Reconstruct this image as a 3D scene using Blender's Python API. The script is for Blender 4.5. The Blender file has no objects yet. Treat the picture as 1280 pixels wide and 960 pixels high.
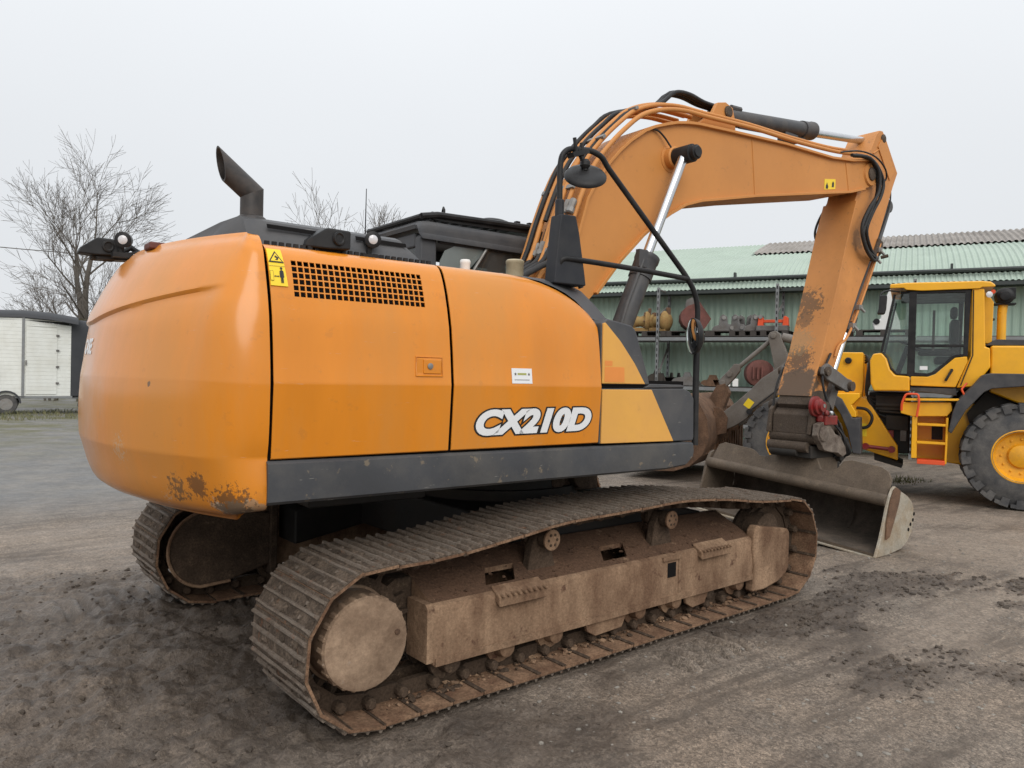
import bpy, bmesh, math, random
import numpy as np
from mathutils import Vector, Matrix, noise
R = math.radians
PI = math.pi
random.seed(7)
rng = np.random.default_rng(11)
S = bpy.context.scene
COL = S.collection

# ------------------------------------------------------------------ camera
cam_d = bpy.data.cameras.new('camera')
cam = bpy.data.objects.new('camera', cam_d); COL.objects.link(cam)
cam_d.sensor_width = 36.0
cam_d.lens = 36.0 * 940.07 / 1280.0
cam_d.clip_start = 0.05; cam_d.clip_end = 3000
_yaw, _pit, _rol = R(52.739), R(-0.796), R(1.314)
_fw = Vector((math.cos(_yaw)*math.cos(_pit), math.sin(_yaw)*math.cos(_pit), math.sin(_pit)))
_rt = Vector((math.sin(_yaw), -math.cos(_yaw), 0)); _up = _rt.cross(_fw)
_r2 = _rt*math.cos(_rol) + _up*math.sin(_rol); _u2 = _r2.cross(_fw)
cam.matrix_world = Matrix(((_r2.x, _u2.x, -_fw.x, -3.432), (_r2.y, _u2.y, -_fw.y, -4.733), (_r2.z, _u2.z, -_fw.z, 1.707), (0, 0, 0, 1)))
S.camera = cam

# ------------------------------------------------------------------ sky and sun (overcast)
SUN_EL, SUN_AZ = R(36), R(248)           # azimuth of the sun, counted from +X towards +Y
W = bpy.data.worlds.new('World'); S.world = W; W.use_nodes = True
nt = W.node_tree; nt.nodes.clear()
wo = nt.nodes.new('ShaderNodeOutputWorld'); bg = nt.nodes.new('ShaderNodeBackground')
sky = nt.nodes.new('ShaderNodeTexSky'); sky.sky_type = 'NISHITA'; sky.sun_disc = False
sky.sun_elevation = SUN_EL; sky.sun_rotation = PI/2 - SUN_AZ
sky.air_density = 1.0; sky.dust_density = 4.0
tc = nt.nodes.new('ShaderNodeTexCoord'); sep = nt.nodes.new('ShaderNodeSeparateXYZ')
nt.links.new(tc.outputs['Generated'], sep.inputs[0])
mx = nt.nodes.new('ShaderNodeMath'); mx.operation = 'MAXIMUM'; mx.inputs[1].default_value = 0
nt.links.new(sep.outputs['Z'], mx.inputs[0])
pw = nt.nodes.new('ShaderNodeMath'); pw.operation = 'POWER'; pw.inputs[1].default_value = 2.2
nt.links.new(mx.outputs[0], pw.inputs[0])
ma = nt.nodes.new('ShaderNodeMath'); ma.operation = 'MULTIPLY_ADD'; ma.inputs[1].default_value = 9.0; ma.inputs[2].default_value = 8.15
nt.links.new(pw.outputs[0], ma.inputs[0])
cn = nt.nodes.new('ShaderNodeTexNoise'); cn.inputs['Scale'].default_value = 2.2; cn.inputs['Detail'].default_value = 4
nt.links.new(tc.outputs['Generated'], cn.inputs['Vector'])
cm = nt.nodes.new('ShaderNodeMapRange'); cm.inputs['To Min'].default_value = 0.96; cm.inputs['To Max'].default_value = 1.04
nt.links.new(cn.outputs[0], cm.inputs['Value'])
mm = nt.nodes.new('ShaderNodeMath'); mm.operation = 'MULTIPLY'
nt.links.new(ma.outputs[0], mm.inputs[0]); nt.links.new(cm.outputs[0], mm.inputs[1])
cl = nt.nodes.new('ShaderNodeMixRGB'); cl.blend_type = 'MULTIPLY'; cl.inputs[0].default_value = 1
cl.inputs[1].default_value = (0.97, 1.0, 1.035, 1)
nt.links.new(mm.outputs[0], cl.inputs[2])
mi = nt.nodes.new('ShaderNodeMixRGB'); mi.inputs[0].default_value = 0.96     # cloud deck hides most of the blue
nt.links.new(sky.outputs[0], mi.inputs[1]); nt.links.new(cl.outputs[0], mi.inputs[2])
nt.links.new(mi.outputs[0], bg.inputs['Color']); bg.inputs['Strength'].default_value = 0.1
nt.links.new(bg.outputs[0], wo.inputs['Surface'])
sl = bpy.data.lights.new('sun', 'SUN'); sl.energy = 1.5; sl.angle = R(40); sl.color = (1.0, 0.96, 0.9)
so = bpy.data.objects.new('sun', sl); COL.objects.link(so)
_sd = Vector((math.cos(SUN_EL)*math.cos(SUN_AZ), math.cos(SUN_EL)*math.sin(SUN_AZ), math.sin(SUN_EL)))
so.rotation_euler = _sd.to_track_quat('Z', 'Y').to_euler(); so.location = (0, 0, 60)
S.view_settings.view_transform = 'Standard'; S.view_settings.look = 'None'
S.view_settings.exposure = 0.0; S.view_settings.gamma = 1.0
S.render.engine = 'CYCLES'

# ------------------------------------------------------------------ materials
def mat(name, base, rough=0.5, metal=0.0, var=0.12, vscale=3.0, dirt=None, damt=0.0, dscale=2.5, dsharp=0.12,
        dirt2=None, d2amt=0.0, d2scale=14.0, bump=0.0, bscale=40.0, coat=0.0, rvar=0.1, scratch=0.0, random_obj=False, stretch=None, spec=0.5, grain=0.0, gscale=75.0):
    m = bpy.data.materials.new(name); m.use_nodes = True
    t = m.node_tree; N = t.nodes; L = t.links
    p = N['Principled BSDF']
    p.inputs['Roughness'].default_value = rough; p.inputs['Metallic'].default_value = metal
    p.inputs['Specular IOR Level'].default_value = spec
    if coat: p.inputs['Coat Weight'].default_value = coat; p.inputs['Coat Roughness'].default_value = 0.18
    co = N.new('ShaderNodeTexCoord'); vec = co.outputs['Object']
    if random_obj:
        oi = N.new('ShaderNodeObjectInfo'); ad = N.new('ShaderNodeVectorMath'); ad.operation = 'ADD'
        ml = N.new('ShaderNodeMath'); ml.operation = 'MULTIPLY'; ml.inputs[1].default_value = 57.0
        L.new(oi.outputs['Random'], ml.inputs[0]); L.new(vec, ad.inputs[0]); L.new(ml.outputs[0], ad.inputs[1]); vec = ad.outputs[0]
    if stretch:
        mp = N.new('ShaderNodeMapping'); mp.inputs['Scale'].default_value = stretch; L.new(vec, mp.inputs['Vector']); vec2 = mp.outputs[0]
    else: vec2 = vec
    def noi(scale, detail=5, v=vec, rough_=0.6):
        n = N.new('ShaderNodeTexNoise'); n.inputs['Scale'].default_value = scale; n.inputs['Detail'].default_value = detail
        n.inputs['Roughness'].default_value = rough_; L.new(v, n.inputs['Vector']); return n.outputs[0]
    def ramp(src, lo, hi, a=0.0, b=1.0):
        r = N.new('ShaderNodeMapRange'); r.inputs['From Min'].default_value = lo; r.inputs['From Max'].default_value = hi
        r.inputs['To Min'].default_value = a; r.inputs['To Max'].default_value = b; L.new(src, r.inputs['Value']); return r.outputs[0]
    b4 = (*base, 1)
    n1 = noi(vscale, 6, vec2)
    c = N.new('ShaderNodeMixRGB'); c.blend_type = 'MULTIPLY'; c.inputs[0].default_value = 1; c.inputs[1].default_value = b4
    L.new(ramp(n1, 0.3, 0.7, 1-var, 1+var), c.inputs[2]); col = c.outputs[0]
    rsrc = ramp(n1, 0.3, 0.7, rough-rvar*.5, rough+rvar*.5)
    if dirt and damt > 0:
        f = ramp(noi(dscale, 8, vec2, 0.68), 0.5-dsharp+0.18*(0.5-damt), 0.5+dsharp+0.18*(0.5-damt), 0.0, min(1, damt*1.6))
        x = N.new('ShaderNodeMixRGB'); L.new(f, x.inputs[0]); L.new(col, x.inputs[1]); x.inputs[2].default_value = (*dirt, 1); col = x.outputs[0]
        a = N.new('ShaderNodeMath'); a.operation = 'MULTIPLY_ADD'; a.inputs[1].default_value = 0.35; L.new(f, a.inputs[0]); L.new(rsrc, a.inputs[2]); rsrc = a.outputs[0]
    if dirt2 and d2amt > 0:
        f = ramp(noi(d2scale, 4, vec, 0.7), 0.62, 0.68, 0.0, d2amt)
        x = N.new('ShaderNodeMixRGB'); L.new(f, x.inputs[0]); L.new(col, x.inputs[1]); x.inputs[2].default_value = (*dirt2, 1); col = x.outputs[0]
    if scratch > 0:
        mp = N.new('ShaderNodeMapping'); mp.inputs['Scale'].default_value = (3, 3, 26); mp.inputs['Rotation'].default_value = (0.15, 0.4, 0.2); L.new(vec, mp.inputs['Vector'])
        f = ramp(noi(2.2, 3, mp.outputs[0], 0.75), 0.69, 0.73, 0.0, scratch)
        x = N.new('ShaderNodeMixRGB'); L.new(f, x.inputs[0]); L.new(col, x.inputs[1]); x.inputs[2].default_value = (0.5, 0.47, 0.42, 1); col = x.outputs[0]
    if grain > 0:
        x = N.new('ShaderNodeMixRGB'); x.blend_type = 'MULTIPLY'; x.inputs[0].default_value = 1; L.new(col, x.inputs[1])
        L.new(ramp(noi(gscale, 4, vec, 0.75), 0.32, 0.68, 1-grain, 1+grain), x.inputs[2]); col = x.outputs[0]
    L.new(col, p.inputs['Base Color']); L.new(rsrc, p.inputs['Roughness'])
    if bump > 0:
        bm = N.new('ShaderNodeBump'); bm.inputs['Strength'].default_value = bump; bm.inputs['Distance'].default_value = 0.02
        L.new(noi(bscale, 6, vec, 0.65), bm.inputs['Height']); L.new(bm.outputs[0], p.inputs['Normal'])
    return m

MUD = (0.20, 0.135, 0.088); MUDD = (0.06, 0.042, 0.03); RUST = (0.11, 0.045, 0.022)
M = {}
M['orange'] = mat('orange_paint', (0.66, 0.218, 0.007), 0.42, var=0.10, vscale=1.3, stretch=(1.8, 1.8, .45), dirt=(0.56, 0.225, 0.035), damt=0.5, dscale=0.8, dsharp=0.10,
                  dirt2=(0.36, 0.14, 0.03), d2amt=0.2, d2scale=11, coat=0.85, bump=0.05, bscale=2.4, scratch=0.22, spec=0.2)
M['orange_arm'] = mat('orange_boom_paint', (0.57, 0.24, 0.06), 0.5, var=0.07, vscale=1.2, dirt=(0.47, 0.20, 0.065), damt=0.3, dscale=1.6, dsharp=0.2,
                      dirt2=(0.2, 0.1, 0.05), d2amt=0.2, d2scale=11, bump=0.03, bscale=12, spec=0.35)
M['orange_worn'] = mat('orange_worn_paint', (0.57, 0.235, 0.06), 0.55, var=0.08, vscale=2, dirt=(0.42, 0.18, 0.06), damt=0.3, dscale=2.2, dsharp=0.12,
                       dirt2=(0.14, 0.08, 0.04), d2amt=0.4, d2scale=13, bump=0.05, bscale=25)
M['faded'] = mat('faded_orange_paint', (0.70, 0.36, 0.075), 0.5, var=0.06, vscale=2, dirt=(0.6, 0.3, 0.1), damt=0.2, dscale=3, coat=0.1, dirt2=(0.3, 0.16, 0.06), d2amt=0.12, d2scale=12, spec=0.35)
M['patch'] = mat('unfaded_orange', (0.72, 0.25, 0.05), 0.5, var=0.05)
M['grey'] = mat('charcoal_plastic', (0.062, 0.064, 0.07), 0.48, var=0.14, vscale=3, dirt=(0.14, 0.13, 0.12), damt=0.25, dscale=3.5, dsharp=0.15, scratch=0.25, bump=0.04, bscale=60, spec=0.3)
M['sillgrey'] = mat('scuffed_charcoal', (0.055, 0.057, 0.062), 0.5, var=0.15, vscale=3, dirt=(0.13, 0.12, 0.105), damt=0.3, dscale=2.2, scratch=0.6,
                    dirt2=(0.26, 0.2, 0.13), d2amt=0.5, d2scale=10, bump=0.06, bscale=40, spec=0.3)
M['black'] = mat('black_paint', (0.018, 0.018, 0.019), 0.42, var=0.2, vscale=6, dirt=(0.06, 0.055, 0.05), damt=0.2, dscale=6, bump=0.03, bscale=80, spec=0.22)
M['pedestal'] = mat('black_cast_bracket', (0.026, 0.028, 0.033), 0.5, var=0.15, vscale=4, dirt=(0.07, 0.068, 0.065), damt=0.2, dscale=5, spec=0.22)
M['underside'] = mat('dark_underside', (0.016, 0.015, 0.014), 0.6, var=0.3, vscale=5, dirt=(0.045, 0.034, 0.026), damt=0.3, dscale=3, spec=0.3, bump=0.1)  # near-black base for house floor and centre frame, with brown blotches
M['tiltcast'] = mat('greasy_cast_housing', (0.19, 0.155, 0.125), 0.7, var=0.25, vscale=9, dirt=(0.06, 0.04, 0.03), damt=0.5, dscale=8, bump=0.3, bscale=30, grain=0.25)
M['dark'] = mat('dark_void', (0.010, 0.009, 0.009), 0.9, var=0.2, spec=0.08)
M['belly'] = mat('dirty_dark_steel', (0.03, 0.028, 0.026), 0.7, var=0.25, vscale=5, dirt=(0.07, 0.055, 0.042), damt=0.35, dscale=3, bump=0.1, spec=0.25)
M['rubber'] = mat('black_rubber_hose', (0.02, 0.02, 0.021), 0.5, var=0.2, vscale=9, dirt=(0.08, 0.07, 0.06), damt=0.2, dscale=8, spec=0.25)
M['chrome'] = mat('chromed_rod', (0.60, 0.61, 0.63), 0.22, 1.0, var=0.06, vscale=5, dirt=(0.35, 0.31, 0.27), damt=0.18, dscale=4)
M['steel'] = mat('grey_steel', (0.25, 0.245, 0.235), 0.5, 0.5, var=0.2, vscale=8, dirt=(0.2, 0.15, 0.11), damt=0.25, dscale=7, bump=0.05)
M['cyl'] = mat('grey_cylinder_paint', (0.055, 0.055, 0.058), 0.45, var=0.15, vscale=4, dirt=(0.15, 0.13, 0.11), damt=0.22, dscale=4, spec=0.35)
M['mud'] = mat('dried_mud_coat', (0.30, 0.197, 0.125), 0.9, var=0.24, vscale=2.5, dirt=(0.135, 0.078, 0.048), damt=0.6, dscale=2.2, dsharp=0.11, dirt2=(0.085, 0.042, 0.028), d2amt=0.85, d2scale=5.5, bump=0.45, bscale=30, spec=0.2, grain=0.26, gscale=65, stretch=(1.3, 1.3, .6))
M['mudtop'] = mat('dark_red_mud', (0.135, 0.078, 0.049), 0.92, var=0.3, vscale=4, dirt=(0.062, 0.036, 0.024), damt=0.5, dscale=4, dsharp=0.14, dirt2=(0.25, 0.16, 0.10), d2amt=0.6, d2scale=9, bump=0.6, bscale=24, spec=0.2, grain=0.35)
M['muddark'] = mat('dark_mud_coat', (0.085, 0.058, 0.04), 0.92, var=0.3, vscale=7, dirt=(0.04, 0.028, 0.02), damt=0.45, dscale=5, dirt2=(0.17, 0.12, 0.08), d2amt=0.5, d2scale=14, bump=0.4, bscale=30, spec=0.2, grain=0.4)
M['shoe'] = mat('track_shoe_steel', (0.205, 0.168, 0.135), 0.7, 0.15, var=0.3, vscale=9, dirt=(0.075, 0.052, 0.037), damt=0.5, dscale=9, dsharp=0.14, dirt2=(0.19, 0.085, 0.045), d2amt=0.5, d2scale=11, bump=0.35, bscale=38, random_obj=True, spec=0.3, grain=0.35)
M['shoein'] = mat('rusty_shoe_face', (0.22, 0.135, 0.083), 0.85, var=0.3, vscale=9, dirt=(0.10, 0.05, 0.03), damt=0.45, dscale=8, dirt2=MUDD, d2amt=0.6, d2scale=20, bump=0.3, bscale=45, random_obj=True, spec=0.2, grain=0.45)
M['cap'] = mat('mud_caked_cap', (0.325, 0.228, 0.155), 0.92, var=0.2, vscale=5, dirt=(0.155, 0.10, 0.066), damt=0.55, dscale=4, dirt2=(0.26, 0.24, 0.22), d2amt=0.5, d2scale=5, bump=0.28, bscale=30, spec=0.2, grain=0.16, gscale=55)
M['armtip'] = mat('grimy_steel', (0.085, 0.06, 0.042), 0.75, var=0.3, vscale=6, dirt=(0.04, 0.03, 0.022), damt=0.4, dscale=6, dirt2=(0.25, 0.2, 0.13), d2amt=0.35, d2scale=15, bump=0.2, bscale=40, grain=0.4)
M['bucket'] = mat('worn_bucket_steel', (0.125, 0.092, 0.064), 0.7, 0.1, var=0.2, vscale=5, dirt=(0.075, 0.058, 0.043), damt=0.4, dscale=3.5, dirt2=(0.19, 0.14, 0.095), d2amt=0.4, d2scale=9, bump=0.12, bscale=30, scratch=0.15, grain=0.25)
M['bucketin'] = mat('dirty_bucket_inside', (0.085, 0.064, 0.047), 0.8, var=0.25, vscale=5, dirt=(0.032, 0.025, 0.019), damt=0.4, dscale=4, bump=0.15, bscale=30, grain=0.3)
M['bucketside'] = mat('scoured_cutter_steel', (0.42, 0.38, 0.31), 0.5, 0.35, var=0.14, vscale=7, dirt=(0.30, 0.19, 0.09), damt=0.36, dscale=5, dirt2=(0.2, 0.1, 0.04), d2amt=0.4, d2scale=12, bump=0.06, grain=0.2)
M['red'] = mat('red_paint', (0.22, 0.010, 0.010), 0.35, var=0.2, vscale=8, dirt=(0.08, 0.04, 0.03), damt=0.35, dscale=9)
M['redorange'] = mat('red_orange_paint', (0.75, 0.085, 0.02), 0.45, var=0.08, dirt=(0.4, 0.08, 0.03), damt=0.2)
M['glass'] = None
M['yellow'] = mat('loader_yellow_paint', (0.82, 0.40, 0.010), 0.38, var=0.06, vscale=2, dirt=(0.52, 0.24, 0.03), damt=0.2, dscale=2.5, coat=0.25, spec=0.4)
M['yellowrim'] = mat('rim_yellow_paint', (0.80, 0.37, 0.01), 0.45, var=0.08, vscale=4, dirt=(0.3, 0.15, 0.04), damt=0.25, dscale=6)
M['lgrey'] = mat('loader_dark_grey', (0.05, 0.05, 0.054), 0.55, var=0.12, vscale=4, dirt=(0.13, 0.12, 0.11), damt=0.25, dscale=4, spec=0.3)
M['tyre'] = mat('dusty_tyre_rubber', (0.06, 0.06, 0.062), 0.85, var=0.15, vscale=6, dirt=(0.15, 0.14, 0.13), damt=0.45, dscale=4, bump=0.08, bscale=40, spec=0.25, grain=0.15)
M['liftarm'] = mat('worn_lift_arm_paint', (0.165, 0.145, 0.125), 0.6, var=0.12, vscale=4, dirt=(0.10, 0.078, 0.06), damt=0.35, dscale=3, grain=0.15)
M['rustmud'] = mat('rusty_muddy_steel', (0.17, 0.095, 0.055), 0.85, var=0.3, vscale=5, dirt=(0.07, 0.04, 0.025), damt=0.45, dscale=4, bump=0.2, grain=0.35)
M['shedwall'] = mat('green_wall_sheet', (0.36, 0.475, 0.385), 0.55, var=0.05, vscale=0.8, dirt=(0.29, 0.38, 0.31), damt=0.25, dscale=0.8, stretch=(1, 1, 0.3))
M['shedroof'] = mat('pale_green_roof_sheet', (0.355, 0.43, 0.36), 0.6, var=0.06, vscale=0.7, dirt=(0.29, 0.35, 0.295), damt=0.3, dscale=0.9)
M['fibre'] = mat('weathered_fibre_cement', (0.30, 0.275, 0.25), 0.85, var=0.16, vscale=1.4, dirt=(0.17, 0.15, 0.13), damt=0.4, dscale=1.2)
M['gutter'] = mat('dark_gutter', (0.035, 0.042, 0.04), 0.6, var=0.2, vscale=2)
M['galv'] = mat('galvanised_steel', (0.22, 0.23, 0.235), 0.5, 0.4, var=0.12, vscale=5, dirt=(0.2, 0.18, 0.16), damt=0.25, dscale=4)
M['palletwood'] = mat('dark_wet_wood', (0.05, 0.042, 0.037), 0.85, var=0.3, vscale=6, bump=0.1, grain=0.3)
M['redrust'] = mat('faded_red_rust', (0.145, 0.05, 0.04), 0.75, var=0.2, vscale=6, dirt=(0.08, 0.04, 0.03), damt=0.4, dscale=5, grain=0.25)
M['yelrust'] = mat('yellow_rusty_casting', (0.34, 0.23, 0.08), 0.75, var=0.25, vscale=5, dirt=(0.19, 0.085, 0.035), damt=0.45, dscale=5, bump=0.1, grain=0.3)
M['castgrey'] = mat('weathered_cast_grey', (0.14, 0.135, 0.13), 0.7, var=0.2, vscale=6, dirt=(0.09, 0.07, 0.055), damt=0.35, dscale=5, grain=0.25)
M['white'] = mat('white_paint', (0.72, 0.72, 0.70), 0.5, var=0.05, vscale=3, dirt=(0.5, 0.48, 0.42), damt=0.15)
M['trailerwhite'] = mat('off_white_boards', (0.74, 0.75, 0.71), 0.5, var=0.04, vscale=2, dirt=(0.52, 0.50, 0.42), damt=0.25, dscale=1.5)
M['trailerblack'] = mat('dark_grey_shell', (0.040, 0.042, 0.047), 0.5, var=0.1, vscale=2, dirt=(0.06, 0.06, 0.06), damt=0.2, spec=0.3)
M['bark'] = mat('tree_bark', (0.105, 0.092, 0.06), 0.9, var=0.25, vscale=6, dirt=(0.07, 0.075, 0.035), damt=0.4, dscale=3, bump=0.3, bscale=20, grain=0.4)
M['twig'] = mat('bare_twigs', (0.115, 0.10, 0.085), 0.9, var=0.2, vscale=2)
M['decaly'] = mat('yellow_sticker', (0.85, 0.60, 0.02), 0.45, var=0.03)
M['decalk'] = mat('black_print', (0.01, 0.01, 0.01), 0.5, var=0.0)
M['decalw'] = mat('white_print', (0.74, 0.75, 0.76), 0.45, var=0.03)
M['decalg'] = mat('olive_print', (0.35, 0.36, 0.1), 0.5, var=0.0)
M['lens'] = mat('lamp_lens', (0.6, 0.6, 0.62), 0.15, var=0.1, vscale=30, coat=0.5)
M['cream'] = mat('yellowed_plastic', (0.42, 0.36, 0.24), 0.4, var=0.1, vscale=8, dirt=(0.25, 0.18, 0.1), damt=0.3, dscale=9)
M['rock'] = mat('pale_stone', (0.24, 0.22, 0.19), 0.9, var=0.35, vscale=1.5, dirt=(0.12, 0.1, 0.085), damt=0.4, dscale=1.2)
M['shoemud'] = mat('mud_between_grousers', (0.115, 0.086, 0.064), 0.92, var=0.35, vscale=14, dirt=(0.045, 0.034, 0.026), damt=0.45, dscale=12, dirt2=(0.16, 0.07, 0.035), d2amt=0.5, d2scale=10, bump=0.6, bscale=40, random_obj=True, spec=0.2, grain=0.5)
M['clod'] = mat('wet_soil_clods', (0.062, 0.047, 0.036), 0.85, var=0.3, vscale=5, bump=0.2, dirt=(0.10, 0.08, 0.06), damt=0.3, dscale=6)
M['grass'] = mat('grass_blades', (0.13, 0.15, 0.055), 0.8, var=0.35, vscale=2, dirt=(0.22, 0.18, 0.10), damt=0.5, dscale=2)
def glassmat(name, tint, alpha, rough=0.03):
    m = bpy.data.materials.new(name); m.use_nodes = True; t = m.node_tree; N = t.nodes; L = t.links
    N.remove(N['Principled BSDF']); out = N['Material Output']
    tr = N.new('ShaderNodeBsdfTransparent'); tr.inputs[0].default_value = (*tint, 1)
    gl = N.new('ShaderNodeBsdfGlossy'); gl.inputs['Roughness'].default_value = rough; gl.inputs[0].default_value = (0.9, 0.92, 0.92, 1)
    fr = N.new('ShaderNodeFresnel'); fr.inputs[0].default_value = 1.5
    nz = N.new('ShaderNodeTexNoise'); nz.inputs['Scale'].default_value = 3; nz.inputs['Detail'].default_value = 5
    co = N.new('ShaderNodeTexCoord'); L.new(co.outputs['Object'], nz.inputs['Vector'])
    df = N.new('ShaderNodeBsdfDiffuse'); df.inputs[0].default_value = (0.3, 0.29, 0.27, 1)
    mr = N.new('ShaderNodeMapRange'); mr.inputs['From Min'].default_value = 0.4; mr.inputs['From Max'].default_value = 0.75; mr.inputs['To Max'].default_value = alpha; L.new(nz.outputs[0], mr.inputs['Value'])
    m1 = N.new('ShaderNodeMixShader'); L.new(mr.outputs[0], m1.inputs[0]); L.new(tr.outputs[0], m1.inputs[1]); L.new(df.outputs[0], m1.inputs[2])
    m2 = N.new('ShaderNodeMixShader'); L.new(fr.outputs[0], m2.inputs[0]); L.new(m1.outputs[0], m2.inputs[1]); L.new(gl.outputs[0], m2.inputs[2])
    L.new(m2.outputs[0], out.inputs['Surface']); return m
M['glass'] = glassmat('cab_glass', (0.90, 0.94, 0.92), 0.04)
M['darkglass'] = glassmat('dusty_dark_glass', (0.22, 0.25, 0.24), 0.25)
M['windowgrey'] = mat('window_reflection_grey', (0.15, 0.17, 0.16), 0.25, var=0.12, vscale=3, coat=0.6)  # grey-green of what the pane reflects, put into its base colour
M['mirror'] = mat('mirror_glass', (0.62, 0.65, 0.66), 0.06, 1.0, var=0.03)

# ------------------------------------------------------------------ mesh helpers
class MB:
    def __init__(s): s.v = []; s.f = []; s.m = []
    def add(s, vs, fs, m=0):
        o = len(s.v); s.v += [tuple(x) for x in vs]
        s.f += [tuple(i+o for i in f) for f in fs]; s.m += [m]*len(fs); return s
    def box(s, x0, x1, y0, y1, z0, z1, m=0, rot=None, piv=None):
        vs = [Vector((x, y, z)) for z in (z0, z1) for y in (y0, y1) for x in (x0, x1)]
        if rot:
            c = Vector(piv) if piv else Vector(((x0+x1)/2, (y0+y1)/2, (z0+z1)/2)); vs = [c + rot @ (v-c) for v in vs]
        return s.add(vs, [(0, 2, 3, 1), (4, 5, 7, 6), (0, 1, 5, 4), (2, 6, 7, 3), (0, 4, 6, 2), (1, 3, 7, 5)], m)
    def ext(s, pts, d, m=0):                       # polygon (3-D points) extruded by vector d
        n = len(pts); d = Vector(d); a = [Vector(p) for p in pts]; b = [p+d for p in a]
        return s.add(a+b, [tuple(range(n-1, -1, -1)), tuple(range(n, 2*n))] + [(i, (i+1) % n, n+(i+1) % n, n+i) for i in range(n)], m)
    def py(s, poly, y0, y1, m=0): return s.ext([(x, y0, z) for x, z in poly], (0, y1-y0, 0), m)     # polygon in xz
    def px(s, poly, x0, x1, m=0): return s.ext([(x0, y, z) for y, z in poly], (x1-x0, 0, 0), m)     # polygon in yz
    def pz(s, poly, z0, z1, m=0): return s.ext([(x, y, z0) for x, y in poly], (0, 0, z1-z0), m)
    def rings(s, rings, m=0, caps=True, closed=True):
        n = len(rings[0]); vs = [p for r in rings for p in r]; fs = []
        for k in range(len(rings)-1):
            for i in range(n if closed else n-1):
                j = (i+1) % n; fs.append((k*n+i, k*n+j, (k+1)*n+j, (k+1)*n+i))
        if caps and closed:
            fs.append(tuple(range(n-1, -1, -1))); fs.append(tuple(range((len(rings)-1)*n, len(rings)*n)))
        return s.add(vs, fs, m)
    def tube(s, pts, r, n=8, m=0, caps=True):
        pts = [Vector(p) for p in pts]; K = len(pts); rs = r if isinstance(r, (list, tuple)) else [r]*K
        T = []
        for i in range(K):
            t = (pts[min(i+1, K-1)]-pts[max(i-1, 0)])
            T.append(t.normalized() if t.length > 1e-9 else Vector((0, 0, 1)))
        a = T[0].orthogonal().normalized(); R_ = []
        for i in range(K):
            a = (a - T[i]*a.dot(T[i])).normalized(); b = T[i].cross(a)
            R_.append([pts[i] + (a*math.cos(2*PI*k/n) + b*math.sin(2*PI*k/n))*rs[i] for k in range(n)])
        return s.rings(R_, m, caps)
    def lathe(s, c, axis, prof, n=24, m=0, caps=True):     # prof: (distance along axis, radius)
        c = Vector(c); ax = Vector(axis).normalized(); a = ax.orthogonal().normalized(); b = ax.cross(a)
        return s.rings([[c + ax*h + (a*math.cos(2*PI*k/n)+b*math.sin(2*PI*k/n))*r for k in range(n)] for h, r in prof], m, caps)
    def cyl(s, p0, p1, r, n=16, m=0):
        p0 = Vector(p0); d = Vector(p1)-p0; return s.lathe(p0, d, [(0, r), (d.length, r)], n, m)
    def ball(s, c, r, m=0, n=10, sc=(1, 1, 1)):
        c = Vector(c); rings = []
        k = max(4, n//2)
        for i in range(1, k):
            t = PI*i/k; rings.append([c + Vector((math.sin(t)*math.cos(2*PI*j/n)*sc[0], math.sin(t)*math.sin(2*PI*j/n)*sc[1], math.cos(t)*sc[2]))*r for j in range(n)])
        return s.rings(rings, m, True)
    def mesh(s, name, mats, smooth=32, recalc=True):
        me = bpy.data.meshes.new(name); me.from_pydata(s.v, [], s.f)
        for x in (mats if isinstance(mats, (list, tuple)) else [mats]): me.materials.append(x)
        me.polygons.foreach_set('material_index', s.m)
        if recalc:
            bm = bmesh.new(); bm.from_mesh(me); bmesh.ops.recalc_face_normals(bm, faces=bm.faces); bm.to_mesh(me); bm.free()
        me.shade_smooth(); me.set_sharp_from_angle(angle=R(smooth))
        return me
    def build(s, name, mats, parent=None, bevel=0.0, seg=2, smooth=32, recalc=True):
        o = bpy.data.objects.new(name, s.mesh(name, mats, smooth, recalc)); COL.objects.link(o)
        if parent: o.parent = parent
        if bevel: bev(o, bevel, seg)
        return o
def bev(o, w, seg=2):
    b = o.modifiers.new('bevel', 'BEVEL'); b.width = w; b.segments = seg; b.limit_method = 'ANGLE'; b.angle_limit = R(35); b.harden_normals = True; return o
_ICO = None
def lump(b, c, r, m=0, sc=(1, 1, .6), rnd=random):
    global _ICO
    if _ICO is None:
        bm = bmesh.new(); bmesh.ops.create_icosphere(bm, subdivisions=1, radius=1); _ICO = ([v.co.copy() for v in bm.verts], [tuple(v.index for v in f.verts) for f in bm.faces]); bm.free()
    a = rnd.uniform(0, 6.28); ca, sa = math.cos(a), math.sin(a)
    vs = []
    for v in _ICO[0]:
        k = r*rnd.uniform(.6, 1.35); x, y, z = v.x*k*sc[0], v.y*k*sc[1], v.z*k*sc[2]; vs.append((c[0]+x*ca-y*sa, c[1]+x*sa+y*ca, c[2]+z))
    b.add(vs, _ICO[1], m)
def smoothpts(pts, k=6):                      # Catmull-Rom through pts
    P = [Vector(p) for p in pts]; out = []
    for i in range(len(P)-1):
        p0 = P[max(i-1, 0)]; p1 = P[i]; p2 = P[i+1]; p3 = P[min(i+2, len(P)-1)]
        for j in range(k):
            t = j/k; out.append(0.5*((2*p1)+(p2-p0)*t+(2*p0-5*p1+4*p2-p3)*t*t+(3*p1-p0-3*p2+p3)*t**3))
    out.append(P[-1]); return out
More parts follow.
